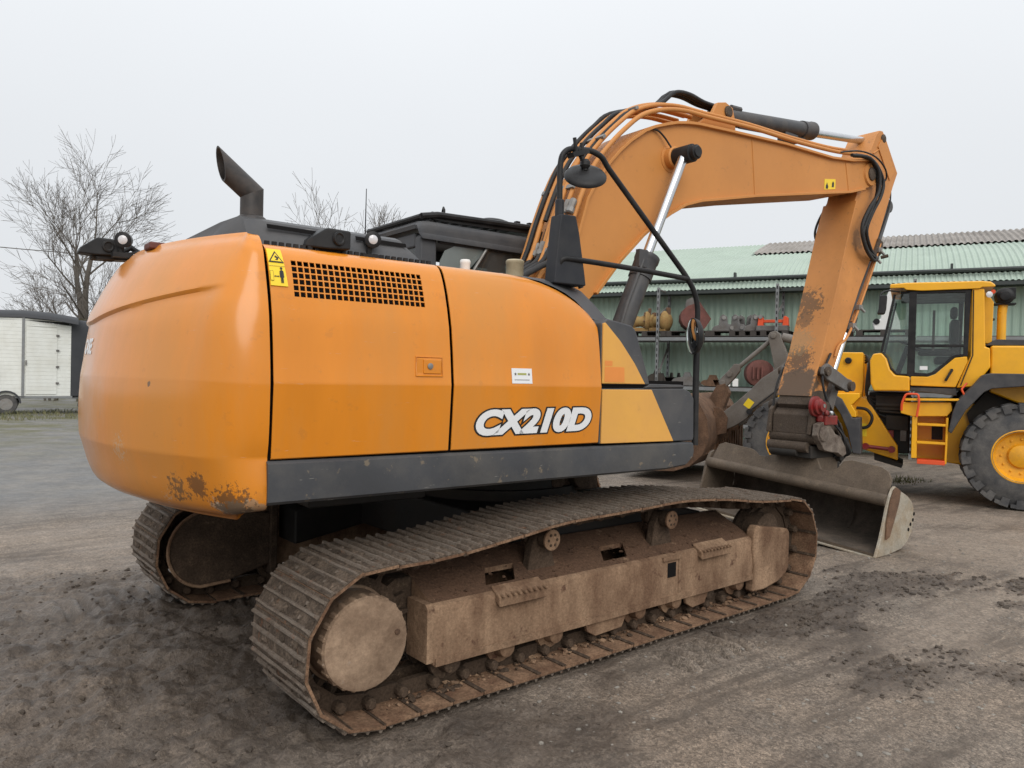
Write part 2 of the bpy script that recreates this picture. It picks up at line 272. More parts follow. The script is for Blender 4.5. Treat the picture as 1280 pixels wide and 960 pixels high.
def roundpts(pts, r, k=5):                    # open polyline with rounded corners
    P = [Vector(p) for p in pts]; out = [P[0]]
    for i in range(1, len(P)-1):
        a = (P[i-1]-P[i]); b = (P[i+1]-P[i]); q = min(r, a.length*.45, b.length*.45)
        A = P[i]+a.normalized()*q; B = P[i]+b.normalized()*q
        for j in range(k+1):
            t = j/k; out.append((1-t)**2*A+2*t*(1-t)*P[i]+t*t*B)
    out.append(P[-1]); return out
def thing(name, label, cat, loc=(0, 0, 0), rz=0.0, group=None):
    o = bpy.data.objects.new(name, None); COL.objects.link(o); o.empty_display_size = 0.3
    o.location = loc; o.rotation_euler = (0, 0, rz); return tag(o, label, cat, group)
def tag(o, label, cat, group=None):
    o['label'] = label; o['category'] = cat
    if group: o['group'] = group
    return o
def inst(me, name, parent=None, mw=None, mods=None):
    o = bpy.data.objects.new(name, me); COL.objects.link(o)
    if parent: o.parent = parent
    if mw is not None: o.matrix_local = mw
    return o
def interp(x, tab): return float(np.interp(x, [a for a, b in tab], [b for a, b in tab]))

# ------------------------------------------------------------------ ground (one sheet, finer near the machine)
def vnoise(x, y, seed=0):
    xi = np.floor(x).astype(np.int64); yi = np.floor(y).astype(np.int64); fx = x-xi; fy = y-yi
    def h(a, b):
        n = (a*374761393 + b*668265263 + seed*1442695041) & 0xFFFFFFFF
        n = ((n ^ (n >> 13))*1274126177) & 0xFFFFFFFF
        return ((n ^ (n >> 16)) & 0xFFFF)/65535.0
    u = fx*fx*(3-2*fx); v = fy*fy*(3-2*fy)
    return (h(xi, yi)*(1-u)+h(xi+1, yi)*u)*(1-v) + (h(xi, yi+1)*(1-u)+h(xi+1, yi+1)*u)*v
def fbm(x, y, sc, oct=4, seed=0, gain=0.5):
    a = 1.0; t = 0; n = 0; c, s_ = math.cos(0.6), math.sin(0.6)
    for i in range(oct):
        t = t + a*vnoise(x*sc, y*sc, seed+i*7); n += a; a *= gain; sc *= 2.03; x, y = c*x-s_*y+3.1, s_*x+c*y-1.7
    return t/n
def sstep(a, b, x):
    t = np.clip((x-a)/(b-a), 0, 1); return t*t*(3-2*t)
TH = R(2.4306)                                   # the tracks stand slightly turned under the house
def mudmask(x, y):
    left = sstep(3.0, 1.5, np.hypot((x+2.9)*0.85, (y+0.2)*0.9) + 0.9*(fbm(x, y, 1.3, 3, 5)-0.5))
    under = sstep(0.35, -0.1, np.abs(y)-1.1)*sstep(2.6, 2.0, np.abs(x))  # strip between the tracks: mud tone and roughness only, no relief
    def streak(ax, ay, bx, by, w, n):
        dx, dy = bx-ax, by-ay; l2 = dx*dx+dy*dy; t = np.clip(((x-ax)*dx+(y-ay)*dy)/l2, 0, 1)
        d = np.hypot(x-ax-t*dx, y-ay-t*dy); return sstep(w, w*0.25, d + (fbm(x*0.8+y*0.5, y*2.6, 3.8, 5, n, 0.62)-0.5)*w*3.4)
    st = np.maximum.reduce([streak(1.45, -1.72, 3.1, -1.62, 0.34, 31), streak(3.0, -1.35, 3.9, -2.45, 0.3, 37), streak(0.75, -1.62, 1.1, -1.8, 0.16, 41), 0.7*streak(0.9, -2.55, 1.5, -2.9, 0.3, 43), 0.8*streak(3.3, -2.7, 4.6, -3.2, 0.25, 47)])
    lo = 0.55*sstep(0.56, 0.66, fbm(x, y, 0.9, 4, 61))*sstep(6, 3, np.hypot(x, y+2))
    return np.clip(left, 0, 1), np.clip(st, 0, 1), np.clip(under, 0, 1), lo
def hgt(x, y):
    l, s, u, lo = mudmask(x, y)
    far = np.hypot(x+1, y+1)
    c, sn = math.cos(-TH), math.sin(-TH); tx = c*x-sn*y; ty = sn*x+c*y
    trk = sstep(0.06, 0.0, np.abs(np.abs(ty)-1.195)-0.31)*sstep(0.1, 0.0, np.abs(tx)-1.95)
    out = np.maximum.reduce([-4.0-x, x-4.6, -4.3-y, y-2.4, 0*x]); fine = sstep(1.2, 0.1, out); mid = sstep(2.2, .4, out)
    h = 0.035*(fbm(x, y, 0.35, 2, 3)-0.5)*sstep(2, 9, far)*sstep(60, 20, far) + 0.010*(fbm(x, y, 2.6, 4, 9)-0.5)*mid + 0.008*(fbm(x, y, 16, 3, 12)-0.5)*fine
    rough = fbm(x, y, 5.5, 5, 21, 0.62)-0.5
    l = l*fine; s = s*fine
    h = h + l*(0.12*rough + 0.035*(fbm(x, y, 1.6, 3, 23)-0.5) + 0.085*np.abs(fbm(x, y, 11, 3, 29, .6)-.5)) + s*(0.085*np.abs(fbm(x*.9+y*.4, y*2.4, 8, 4, 27, 0.65)-0.45)+0.004) + 0.03*lo*rough
    # prints of track shoes pressed into the mud
    for (x0, x1, y0, y1, rot) in [(-3.9, -1.95, 0.95, 1.5, 0.04), (-1.95, -1.35, 0.62, 0.95, 0.0), (0.0, 0.85, -1.95, -1.6, 0.05)]:
        m = sstep(0, .12, x-x0)*sstep(0, .12, x1-x)*sstep(0, .05, y-y0)*sstep(0, .05, y1-y)*sstep(0.30, 0.5, fbm(x, y, 3, 3, 51))
        h = h*(1-m*0.7) + m*0.034*np.clip(np.sin((x+rot*y)*2*PI/0.115)*1.6, -1, 1)
    return h*(1-trk) + trk*(-0.012)
def graded(a, b, st, end):
    c = list(np.arange(a, b+1e-6, st)); d = st
    x = c[-1]
    while x < end: d = min(d*1.13, 60); x += d; c.append(x)
    d = st; x = c[0]; l = []
    while x > -end: d = min(d*1.13, 60); x -= d; l.append(x)
    return np.array(l[::-1]+c)
gx = graded(-4.0, 4.6, 0.027, 900); gy = graded(-4.3, 2.4, 0.027, 900)
X, Y = np.meshgrid(gx, gy, indexing='ij'); Z = hgt(X, Y)
nx, ny = X.shape
gm = bpy.data.meshes.new('ground'); gv = np.stack([X, Y, Z], -1).reshape(-1, 3)
idx = np.arange(nx*ny).reshape(nx, ny)
q = np.stack([idx[:-1, :-1], idx[1:, :-1], idx[1:, 1:], idx[:-1, 1:]], -1).reshape(-1, 4)
gm.vertices.add(len(gv)); gm.vertices.foreach_set('co', gv.astype(np.float32).ravel())
gm.loops.add(len(q)*4); gm.loops.foreach_set('vertex_index', q.ravel().astype(np.int32))
gm.polygons.add(len(q)); gm.polygons.foreach_set('loop_start', np.arange(0, len(q)*4, 4, dtype=np.int32))
gm.update(calc_edges=True); gm.validate(); gm.shade_smooth()
l_, s_, u_, lo_ = mudmask(X, Y)
at = gm.attributes.new('mud', 'FLOAT', 'POINT'); at.data.foreach_set('value', np.clip(0.72*l_+s_+0.4*u_+lo_, 0, 1).astype(np.float32).ravel())
def band(ax, ay, bx, by, w):
    dx, dy = bx-ax, by-ay; t = np.clip(((X-ax)*dx+(Y-ay)*dy)/(dx*dx+dy*dy), 0, 1); d = np.hypot(X-ax-t*dx, Y-ay-t*dy)
    return sstep(w, w*.35, d+(fbm(X, Y, 1.1, 4, 71)-.5)*w*1.4)
dry_ = np.clip(0.5*band(-9, 4.6, -0.5, 3.6, .9)+0.45*band(-9, 2.5, -2.2, 2.6, .4)+0.75*band(5.2, -1.6, 14, -5.5, 1.2)+0.6*band(4.4, 1.2, 8, -1.5, .6)+0.5*band(1.6, -2.5, 5, -2.3, .3), 0, 1)*(1-np.clip(s_, 0, 1))
at = gm.attributes.new('dry', 'FLOAT', 'POINT'); at.data.foreach_set('value', dry_.astype(np.float32).ravel())
ground = bpy.data.objects.new('ground', gm); COL.objects.link(ground); ground['kind'] = 'structure'
def ground_mat():
    m = bpy.data.materials.new('yard_earth_and_gravel'); m.use_nodes = True; t = m.node_tree; N = t.nodes; L = t.links; p = N['Principled BSDF']
    co = N.new('ShaderNodeTexCoord'); v = co.outputs['Object']
    def noi(s, d=5, r=0.6):
        n = N.new('ShaderNodeTexNoise'); n.inputs['Scale'].default_value = s; n.inputs['Detail'].default_value = d; n.inputs['Roughness'].default_value = r; L.new(v, n.inputs['Vector']); return n.outputs[0]
    def mr(src, a, b, c=0, d=1):
        r = N.new('ShaderNodeMapRange'); r.inputs[1].default_value = a; r.inputs[2].default_value = b; r.inputs[3].default_value = c; r.inputs[4].default_value = d; L.new(src, r.inputs[0]); return r.outputs[0]
    def mix(f, a, b, mode='MIX'):
        x = N.new('ShaderNodeMixRGB'); x.blend_type = mode
        if isinstance(f, float): x.inputs[0].default_value = f
        else: L.new(f, x.inputs[0])
        for i, k in ((1, a), (2, b)):
            if isinstance(k, tuple): x.inputs[i].default_value = (*k, 1)
            else: L.new(k, x.inputs[i])
        return x.outputs[0]
    c = mix(mr(noi(0.55, 6), 0.38, 0.62), (0.228, 0.178, 0.135), (0.186, 0.155, 0.125))
    c = mix(mr(noi(2.3, 7, 0.72), 0.48, 0.62, 0, 0.8), c, (0.150, 0.122, 0.098))
    c = mix(mr(noi(1.1, 4), 0.56, 0.72, 0, 0.5), c, (0.34, 0.27, 0.21))
    # loose gravel: every grain its own tone
    vo = N.new('ShaderNodeTexVoronoi'); vo.inputs['Scale'].default_value = 70; L.new(v, vo.inputs['Vector'])
    bw = N.new('ShaderNodeRGBToBW'); L.new(vo.outputs['Color'], bw.inputs[0])
    c = mix(1.0, c, mr(bw.outputs[0], 0.15, 0.85, 0.68, 1.32), 'MULTIPLY')
    vo2 = N.new('ShaderNodeTexVoronoi'); vo2.inputs['Scale'].default_value = 190; L.new(v, vo2.inputs['Vector'])
    bw2 = N.new('ShaderNodeRGBToBW'); L.new(vo2.outputs['Color'], bw2.inputs[0])
    c = mix(1.0, c, mr(bw2.outputs[0], 0.15, 0.85, 0.62, 1.38), 'MULTIPLY')
    mps = N.new('ShaderNodeMapping'); mps.inputs['Rotation'].default_value = (0, 0, -0.25); mps.inputs['Scale'].default_value = (0.55, 4.2, 1); L.new(v, mps.inputs['Vector'])
    nsm = N.new('ShaderNodeTexNoise'); nsm.inputs['Scale'].default_value = 1.5; nsm.inputs['Detail'].default_value = 7; nsm.inputs['Roughness'].default_value = .68; L.new(mps.outputs[0], nsm.inputs['Vector'])
    c = mix(mr(nsm.outputs[0], 0.49, 0.60, 0, 0.75), c, (0.105, 0.083, 0.065))
    # mud tone (mask: churned ground, streaks, weaker in the strip under the machine)
    a = N.new('ShaderNodeAttribute'); a.attribute_name = 'mud'
    mudc = mix(mr(noi(3.0, 6), 0.35, 0.65), (0.055, 0.042, 0.033), (0.125, 0.099, 0.078))
    mudc = mix(1.0, mudc, mr(bw.outputs[0], 0.1, 0.9, 0.8, 1.2), 'MULTIPLY')
    mf = N.new('ShaderNodeMath'); mf.operation = 'MULTIPLY'; L.new(a.outputs['Fac'], mf.inputs[0]); L.new(mr(noi(6, 5, 0.65), 0.25, 0.55, 0.55, 1.0), mf.inputs[1])
    c = mix(mf.outputs[0], c, mudc)
    # far yard: grey gravel, then thin grass by the trailer
    sp = N.new('ShaderNodeSeparateXYZ'); L.new(v, sp.inputs[0])
    gf = N.new('ShaderNodeMath'); gf.operation = 'MULTIPLY'; L.new(mr(sp.outputs['Y'], 4.5, 6.5), gf.inputs[0]); L.new(mr(sp.outputs['X'], 9, 2), gf.inputs[1])
    c = mix(gf.outputs[0], c, mix(mr(noi(1.6, 6, 0.7), 0.4, 0.65), (0.155, 0.152, 0.148), (0.21, 0.195, 0.175)))
    gr = N.new('ShaderNodeMath'); gr.operation = 'MULTIPLY'; L.new(mr(sp.outputs['Y'], 9, 19), gr.inputs[0]); L.new(mr(noi(0.7, 5, 0.7), 0.42, 0.6), gr.inputs[1])
    c = mix(gr.outputs[0], c, (0.12, 0.115, 0.06))
    L.new(c, p.inputs['Base Color'])
    p.inputs['Specular IOR Level'].default_value = 0.35
    dry = N.new('ShaderNodeAttribute'); dry.attribute_name = 'dry'
    c = mix(dry.outputs['Fac'], c, mix(1.0, mix(mr(noi(2.5, 6), 0.35, 0.65), (0.31, 0.25, 0.195), (0.24, 0.195, 0.155)), mr(bw.outputs[0], 0.15, 0.85, 0.72, 1.28), 'MULTIPLY'))
    L.new(c, p.inputs['Base Color'])
    rr_ = N.new('ShaderNodeMath'); rr_.operation = 'MULTIPLY_ADD'; rr_.inputs[1].default_value = -0.30; L.new(mf.outputs[0], rr_.inputs[0]); L.new(mr(noi(1.8, 5), 0.35, 0.65, 0.50, 0.80), rr_.inputs[2]); L.new(rr_.outputs[0], p.inputs['Roughness'])
    c = mix(1.0, c, mr(noi(9, 8, 0.78), 0.3, 0.7, 0.72, 1.28), 'MULTIPLY'); L.new(c, p.inputs['Base Color'])
    b1 = N.new('ShaderNodeBump'); b1.inputs['Strength'].default_value = 0.35; b1.inputs['Distance'].default_value = 0.012; L.new(bw.outputs[0], b1.inputs['Height'])
    b2 = N.new('ShaderNodeBump'); b2.inputs['Strength'].default_value = 0.7; b2.inputs['Distance'].default_value = 0.03; L.new(noi(28, 7, 0.7), b2.inputs['Height']); L.new(b1.outputs[0], b2.inputs['Normal'])
    L.new(b2.outputs[0], p.inputs['Normal'])
    return m
gm.materials.append(ground_mat())
def hz(x, y): return float(hgt(np.array([x]), np.array([y]))[0])
def scatter(name, mt, pts, rmin, rmax, flat=(0.4, 0.8), pw=2.2, nv=1):
    """many small rough lumps of earth or stone, one mesh"""
    bm = bmesh.new(); bmesh.ops.create_icosphere(bm, subdivisions=1, radius=1.0)
    base = np.array([v.co for v in bm.verts]); fc = np.array([[v.index for v in f.verts] for f in bm.faces]); bm.free()
    n = len(pts); P = np.array(pts); zz = hgt(P[:, 0], P[:, 1])
    r = rmin + (rmax-rmin)*rng.random(n)**pw
    V = np.repeat(base[None], n, 0)*(1+0.5*(rng.random((n, len(base), 1))-0.5))
    V = V*r[:, None, None]; V[:, :, 0] *= (0.8+0.7*rng.random(n))[:, None]; V[:, :, 2] *= (flat[0]+(flat[1]-flat[0])*rng.random(n))[:, None]
    a = rng.random(n)*2*PI; ca, sa = np.cos(a)[:, None], np.sin(a)[:, None]
    x = V[:, :, 0]*ca-V[:, :, 1]*sa; y = V[:, :, 0]*sa+V[:, :, 1]*ca
    V[:, :, 0] = x+P[:, 0:1]; V[:, :, 1] = y+P[:, 1:2]; V[:, :, 2] += zz[:, None]
    F = (fc[None]+(np.arange(n)*len(base))[:, None, None]).reshape(-1, 3)
    me = bpy.data.meshes.new(name); me.from_pydata(V.reshape(-1, 3).tolist(), [], F.tolist()); me.materials.append(mt)
    o = bpy.data.objects.new(name, me); COL.objects.link(o); o['kind'] = 'stuff'; return o
def offtrack(x, y):
    c, sn = math.cos(-TH), math.sin(-TH); tx = c*x-sn*y; ty = sn*x+c*y
    return (np.abs(np.abs(ty)-1.195) > 0.36) | (np.abs(tx) > 2.15)
px_ = rng.uniform(-3.9, 5.5, 60000); py_ = rng.uniform(-4.2, 2.2, 60000)
l2, s2, u2, lo2 = mudmask(px_, py_); ok = offtrack(px_, py_)
k = (s2 > 0.25) & (rng.random(60000) < 0.6) & ok
tag(scatter('mud_clods', M['clod'], np.stack([px_[k], py_[k]], 1), 0.003, 0.024, pw=3.4), 'dark clods of wet mud dropped in streaks beside the right track', 'mud')
k = (l2 > 0.3) & (rng.random(60000) < 0.14) & ok
tag(scatter('mud_crumbs', M['clod'], np.stack([px_[k], py_[k]], 1), 0.003, 0.020, pw=3), 'crumbs of churned mud behind and between the tracks', 'mud')
k = (l2 < 0.5) & (s2 < 0.3) & (rng.random(60000) < 0.075) & ok
tag(scatter('gravel_stones', M['rock'], np.stack([px_[k], py_[k]], 1), 0.0035, 0.017, pw=3), 'loose pale and grey stones lying on the packed yard earth', 'gravel')

def grassclump(name, label, spots, h0, h1, n, spread):
    b = MB()
    for (cx, cy) in spots:
        z = hz(cx, cy)-0.01
        for i in range(n):
            a = random.uniform(0, 2*PI); rr = spread*random.random()**0.6; x, y = cx+rr*math.cos(a), cy+rr*math.sin(a)
            hgt_ = random.uniform(h0, h1); la = random.uniform(0, 2*PI); le = random.uniform(0.1, 0.7)*hgt_; w = 0.006+0.006*random.random(); wa = la+PI/2
            b.add([(x-w*math.cos(wa), y-w*math.sin(wa), z), (x+w*math.cos(wa), y+w*math.sin(wa), z), (x+le*.4*math.cos(la), y+le*.4*math.sin(la), z+hgt_*.6), (x+le*math.cos(la), y+le*math.sin(la), z+hgt_)], [(0, 1, 2), (1, 3, 2)])
    o = b.build(name, M['grass'], smooth=180, recalc=False); o['kind'] = 'stuff'; return tag(o, label, 'grass')
grassclump('grass_tuft', 'short green grass growing on the ground under the yellow loader', [(9.9+random.uniform(-.4, .6), 1.75+random.uniform(-.5, .5)) for i in range(9)], 0.03, 0.11, 40, 0.2)
grassclump('grass_verge', 'thin dry grass along the far edge of the yard by the horse trailer', [(random.uniform(-6, 5), random.uniform(21.3, 25.8)) for i in range(90)], 0.04, 0.18, 36, 0.5)

# ------------------------------------------------------------------ shed
SH = R(115)
shed = thing('storage_shed', 'long green corrugated metal shed with pale green curved roof behind the machines', 'shed', (12.23, 8.485, 0), SH)
def corr(name, mt, prof, s0, s1, pitch, amp, parent, ext=None):
    """corrugated sheet: prof = list of (y,z); corrugations run along the profile, repeated in s"""
    b = MB(); n = int((s1-s0)/pitch*4); rings = []
    pv = [Vector((0, y, z)) for y, z in prof]; nr = []
    for i in range(len(pv)):
        t = pv[min(i+1, len(pv)-1)]-pv[max(i-1, 0)]; nr.append(Vector((0, -t.z, t.y)).normalized() if t.length else Vector((0, 0, 1)))
    for k in range(n+1):
        s = s0+(s1-s0)*k/n; w = amp*(1 if k % 4 in (0, 1) else -1)
        rings.append([Vector((s, p.y, p.z))+m*w for p, m in zip(pv, nr)])
    b.rings(rings, 0, False, False); return b.build(name, mt, parent, smooth=20, recalc=False)
S0, S1 = -24.0, 7.0
corr('wall_sheet', M['shedwall'], [(-.25, -0.1), (-.25, 4.15)], S0, S1, 0.16, 0.012, shed)
roofprof = [(-0.02, 4.30), (-0.6, 4.56), (-1.3, 4.82), (-2.2, 5.10), (-3.2, 5.36)]
corr('roof_sheet', M['shedroof'], roofprof, S0, -1.2, 0.125, 0.013, shed)
ridge = [(-3.2, 5.362), (-4.2, 5.66), (-5.2, 5.92), (-6.1, 6.15)]
corr('ridge_roof_sheet', M['fibre'], [(y+.06, z+.028) for y, z in ridge], S0, -1.2, 0.15, 0.018, shed)['label'] = 'weathered grey brown fibre cement roof band along the ridge'
corr('roof_sheet', M['shedroof'], roofprof+ridge[1:], -1.2, S1, 0.125, 0.013, shed)
back = [(-6.1, 6.115), (-9, 5.4), (-12, 4.3), (-12.2, 0)]
corr('back_roof_sheet', M['shedroof'], back, S0, S1, 0.36, 0.02, shed)
corr('eave_sheet', M['shedroof'], [(.30, 3.99), (-.10, 4.215)], S0, S1, 0.11, 0.011, shed)
b = MB(); b.tube([(S0, .10, 4.262), (S1, .10, 4.262)], 0.045, 8)
for i in range(13): b.box(S0+1+i*2.4, S0+1.05+i*2.4, -.02, .13, 4.23, 4.42)
b.build('roof_gutter', M['gutter'], shed)
b = MB(); b.box(S0, S1, .20, .345, 3.885, 3.965); b.build('eave_gutter', M['gutter'], shed)
b = MB(); b.box(S0, S1, -.24, .20, 3.90, 3.93); b.build('soffit_board', M['gutter'], shed)
b = MB(); b.box(S1, S1+.05, -12.2, -.27, 0, 4.2); b.px([(-12.2, 4.2), (-.27, 4.2), (-3.2, 5.3), (-6.1, 6.1)], S1, S1+.05); b.build('end_wall', M['shedwall'], shed)

# ------------------------------------------------------------------ storage rack in front of the shed
rack = thing('pallet_rack', 'long galvanised pallet rack against the green shed wall', 'rack', (12.23+math.cos(SH+PI/2)*.50, 8.485+math.sin(SH+PI/2)*.50, 0), SH)
for s in (3.2, 0.36, -2.55, -5.45, -8.4):
    for y in (.42, -.58):
        b = MB(); b.box(s-.032, s+.032, y-.04, y+.04, 0, 4.0 if s < 3 else 2.8)
        for k in range(26 if s < 3 else 18): b.box(s-.012, s+.012, y+.0405, y+.0415, .12+k*.15, .2+k*.15, 1)
        b.build('post', [M['galv'], M['dark']], rack)
    for p0, p1, r_ in (((s, .38, 3.95), (s, -.54, 3.95), .025), ((s, .38, 3.3), (s, -.54, 3.62), .02), ((s, .38, 1.7), (s, -.54, 2.5), .03), ((s, .38, .6), (s, -.54, 1.5), .03)):
        if s > 3 and p0[2] > 3: continue
        MB().cyl(p0, p1, r_, 6).build('brace', M['castgrey'], rack)
for i, (a, c) in enumerate(((3.2, .36), (.36, -2.55), (-2.55, -5.45), (-5.45, -8.4))):
    for z in (2.64, 1.40, 0.5):
        for y in (.42, -.58):
            b = MB(); b.box(a-.05, c+.05, y-.025, y+.025, z, z+.085); b.build('beam', M['galv'], rack)
        b = MB()
        for k in range(5): b.box(c+.06, a-.06, .36-k*.21, .20-k*.21, z+.086, z+.105)
        b.build('shelf_board', M['palletwood'], rack)

def place(o, s, y, z, rz=0.0):
    c, sn = math.cos(SH), math.sin(SH); y += .50; o.location = (12.23+c*s-sn*y, 8.485+sn*s+c*y, z); o.rotation_euler = (0, 0, SH+rz)
def pallet_proto():
    t = thing('wooden_pallet', '', 'pallet')
    bd = MB().box(-.59, .59, -.07, .07, .122, .142).mesh('deck_board', M['palletwood']); ub = MB().box(-.59, .59, -.05, .05, 0, .02).mesh('base_board', M['palletwood']); bl = MB().box(-.07, .07, -.05, .05, .021, .121).mesh('block', M['palletwood'])
    for k in range(5): inst(bd, 'deck_board', t, Matrix.Translation((0, -.33+k*.165, 0)))
    for k in range(3):
        inst(ub, 'base_board', t, Matrix.Translation((0, -.35+k*.35, 0)))
        for j in range(3): inst(bl, 'block', t, Matrix.Translation((-.5+j*.5, -.35+k*.35, 0)))
    return t
def dup(root):
    r = root.copy(); COL.objects.link(r)
    for ch in list(root.children):
        c = ch.copy(); COL.objects.link(c); c.parent = r
        for g in list(ch.children):
            d = g.copy(); COL.objects.link(d); d.parent = c
    return r
pal0 = pallet_proto()
for i, (s, lab) in enumerate([(.72, 'dark wooden pallet on the rack under the yellow rusty castings'), (-.42, 'dark wooden pallet on the rack under the faded red bucket'), (-1.50, 'dark wooden pallet on the rack under the grey coupler brackets'), (-2.55+.3, 'dark wooden pallet on the rack under the orange bracket frame'), (-3.62, 'dark wooden pallet on the rack under the dark round drum'), (-4.85, 'dark wooden pallet on the rack under the white tool beside the loader cab')]):
    p = pal0 if i == 0 else dup(pal0); p['label'] = lab; p['group'] = 'pallets on the rack shelf'; place(p, s, 0.0, 2.747, random.uniform(-.02, .02))
# yellow castings
for i, (s, lab) in enumerate([(.95, 'yellow rusty cast hub, left one of the pair on the rack'), (.42, 'yellow rusty cast hub with a flange, right one of the pair on the rack')]):
    t = thing('cast_hub', lab, 'machine part', group='yellow castings on the rack'); b = MB()
    b.lathe((-.30, 0, .27), (1, 0, 0), [(0, .14), (.05, .22), (.10, .27), (.16, .27), (.18, .17), (.30, .13), (.42, .15), (.44, .20), (.5, .20), (.52, .1)], 18)
    b.build('hub_body', M['yelrust'], t, smooth=50)
    b = MB()
    for k in range(8): b.cyl((-.14, .22*math.cos(k*PI/4), .27+.22*math.sin(k*PI/4)), (-.09, .22*math.cos(k*PI/4), .27+.22*math.sin(k*PI/4)), .03, 6)
    b.box(-.28, -.2, -.06, .06, .42, .62); b.box(.1, .2, -.08, .08, .36, .5); b.build('flange_lug', M['rustmud'], t, .01)
    b = MB(); b.box(-.22, .24, -.16, .16, 0, .10); b.build('foot', M['yelrust'], t, .02)
    place(t, s, .05, 2.891, [.25, -.2][i])
t = thing('digging_bucket', 'faded red excavator bucket standing on the pallet rack', 'bucket')
arcp = [(.38*math.cos(a)-.05, .34+.34*math.sin(a)) for a in np.linspace(-2.2, 1.4, 10)]
b = MB(); b.ext([(x, -.35, z) for x, z in [(-.42, .30)]+arcp+[(-.12, .74)]], (0, .02, 0)); b.build('side_plate', M['redrust'], t)
b = MB(); b.ext([(x, .33, z) for x, z in [(-.42, .30)]+arcp+[(-.12, .74)]], (0, .02, 0)); b.build('side_plate', M['redrust'], t)
b = MB(); b.rings([[(x, -.33, z), (x, .33, z), (x*.96, .33, z*.96+.02), (x*.96, -.33, z*.96+.02)] for x, z in [(-.42, .30)]+arcp+[(-.12, .74)]]); b.build('shell', M['redrust'], t, smooth=50)
for y in (-.16, .1): MB().py([(-.1, .68), (.2, .6), (.16, .8), (.05, .86), (-.05, .80)], y, y+.04).build('ear', M['castgrey'], t)
place(t, -.44, .05, 2.892, .35)
for i, (s, rz, lab) in enumerate([(-1.22, .2, 'weathered grey coupler bracket nearest the red bucket on the rack'), (-1.58, -.3, 'weathered grey coupler bracket in the middle of the three on the rack'), (-1.93, .5, 'weathered grey coupler bracket nearest the orange frame on the rack')]):
    t = thing('coupler_bracket', lab, 'machine part', group='grey coupler brackets on the rack')
    for y in (-.17, .12): MB().py([(-.30, 0), (.30, 0), (.26, .1), (.12, .16), (.1, .36), (.02, .42), (-.08, .36), (-.1, .18), (-.22, .16)], y, y+.05).build('side_plate', M['castgrey'], t, .01)
    b = MB(); b.cyl((0, -.2, .33), (0, .2, .33), .05, 10); b.cyl((-.2, -.2, .08), (-.2, .2, .08), .05, 10); b.build('pin', M['steel'], t)
    MB().box(-.24, .24, -.11, .11, .02, .10).build('base', M['castgrey'], t, .01)
    place(t, s, 0, 2.891, rz)
t = thing('bracket_frame', 'bright orange bracket frame on a grey box on the rack', 'machine part')
b = MB(); b.box(-.36, .36, -.2, .2, 0, .12); b.build('base_box', M['castgrey'], t, .01)
b = MB(); b.box(-.32, .34, -.06, .06, .20, .27); b.build('cross_bar', M['redorange'], t, .01)
for x in (-.3, .28): MB().py([(x-.07, .122), (x+.07, .122), (x+.05, .33), (x+.01, .36), (x-.05, .32)], -.1, .1).build('end_lug', M['redorange'], t, .01)
b = MB(); b.cyl((.28, -.13, .34), (.28, .13, .34), .05, 10); b.build('pin', M['steel'], t)
place(t, -2.42, .1, 2.891)
t = thing('round_drum', 'dark round drum lying on the rack behind the excavator arm', 'drum'); b = MB(); b.lathe((0, -.25, .27), (0, 1, 0), [(0, .2), (.02, .26), (.48, .26), (.5, .2)], 18); b.build('drum_body', M['belly'], t)
place(t, -3.3, 0, 2.891)
t = thing('hydraulic_breaker', 'white machine attachment on a pallet beside the loader cab mirror', 'machine part'); b = MB()
b.py([(-.28, 0), (.26, 0), (.30, .18), (.14, .26), (.06, .7), (-.04, .95), (-.14, .92), (-.12, .6), (-.26, .2)], -.1, .1); b.build('body', M['white'], t, .03); MB().cyl((.22, -.12, .2), (.22, .12, .2), .07, 10).build('pin', M['black'], t)
place(t, -4.9, 0, 2.891, .1)
t = thing('round_drum', 'faded red drum on the lower rack shelf behind the lift arm', 'drum'); b = MB(); b.lathe((0, -.3, .34), (0, 1, 0), [(0, .26), (.03, .33), (.3, .34), (.57, .33), (.6, .26)], 20); b.build('drum_body', M['redrust'], t)
for k in range(3): MB().box(-.05+k*.1, -.01+k*.1, .31, .35, .2, .5).build('rib', M['redrust'], t)
place(t, -2.12, .1, 1.51, .3)
for i, (s, lab) in enumerate([(-1.42, 'small white canister with a grey cap on the lower rack shelf, left one'), (-1.60, 'small white canister with a grey cap on the lower rack shelf, right one')]):
    t = thing('white_canister', lab, 'canister', group='white canisters on the rack'); MB().box(-.07, .07, -.1, .1, 0, .2).build('body', M['white'], t, .02); MB().cyl((.0, 0, .2), (0, 0, .24), .025, 10).build('cap', M['castgrey'], t)
    place(t, s, .3, 1.507, .2*i)
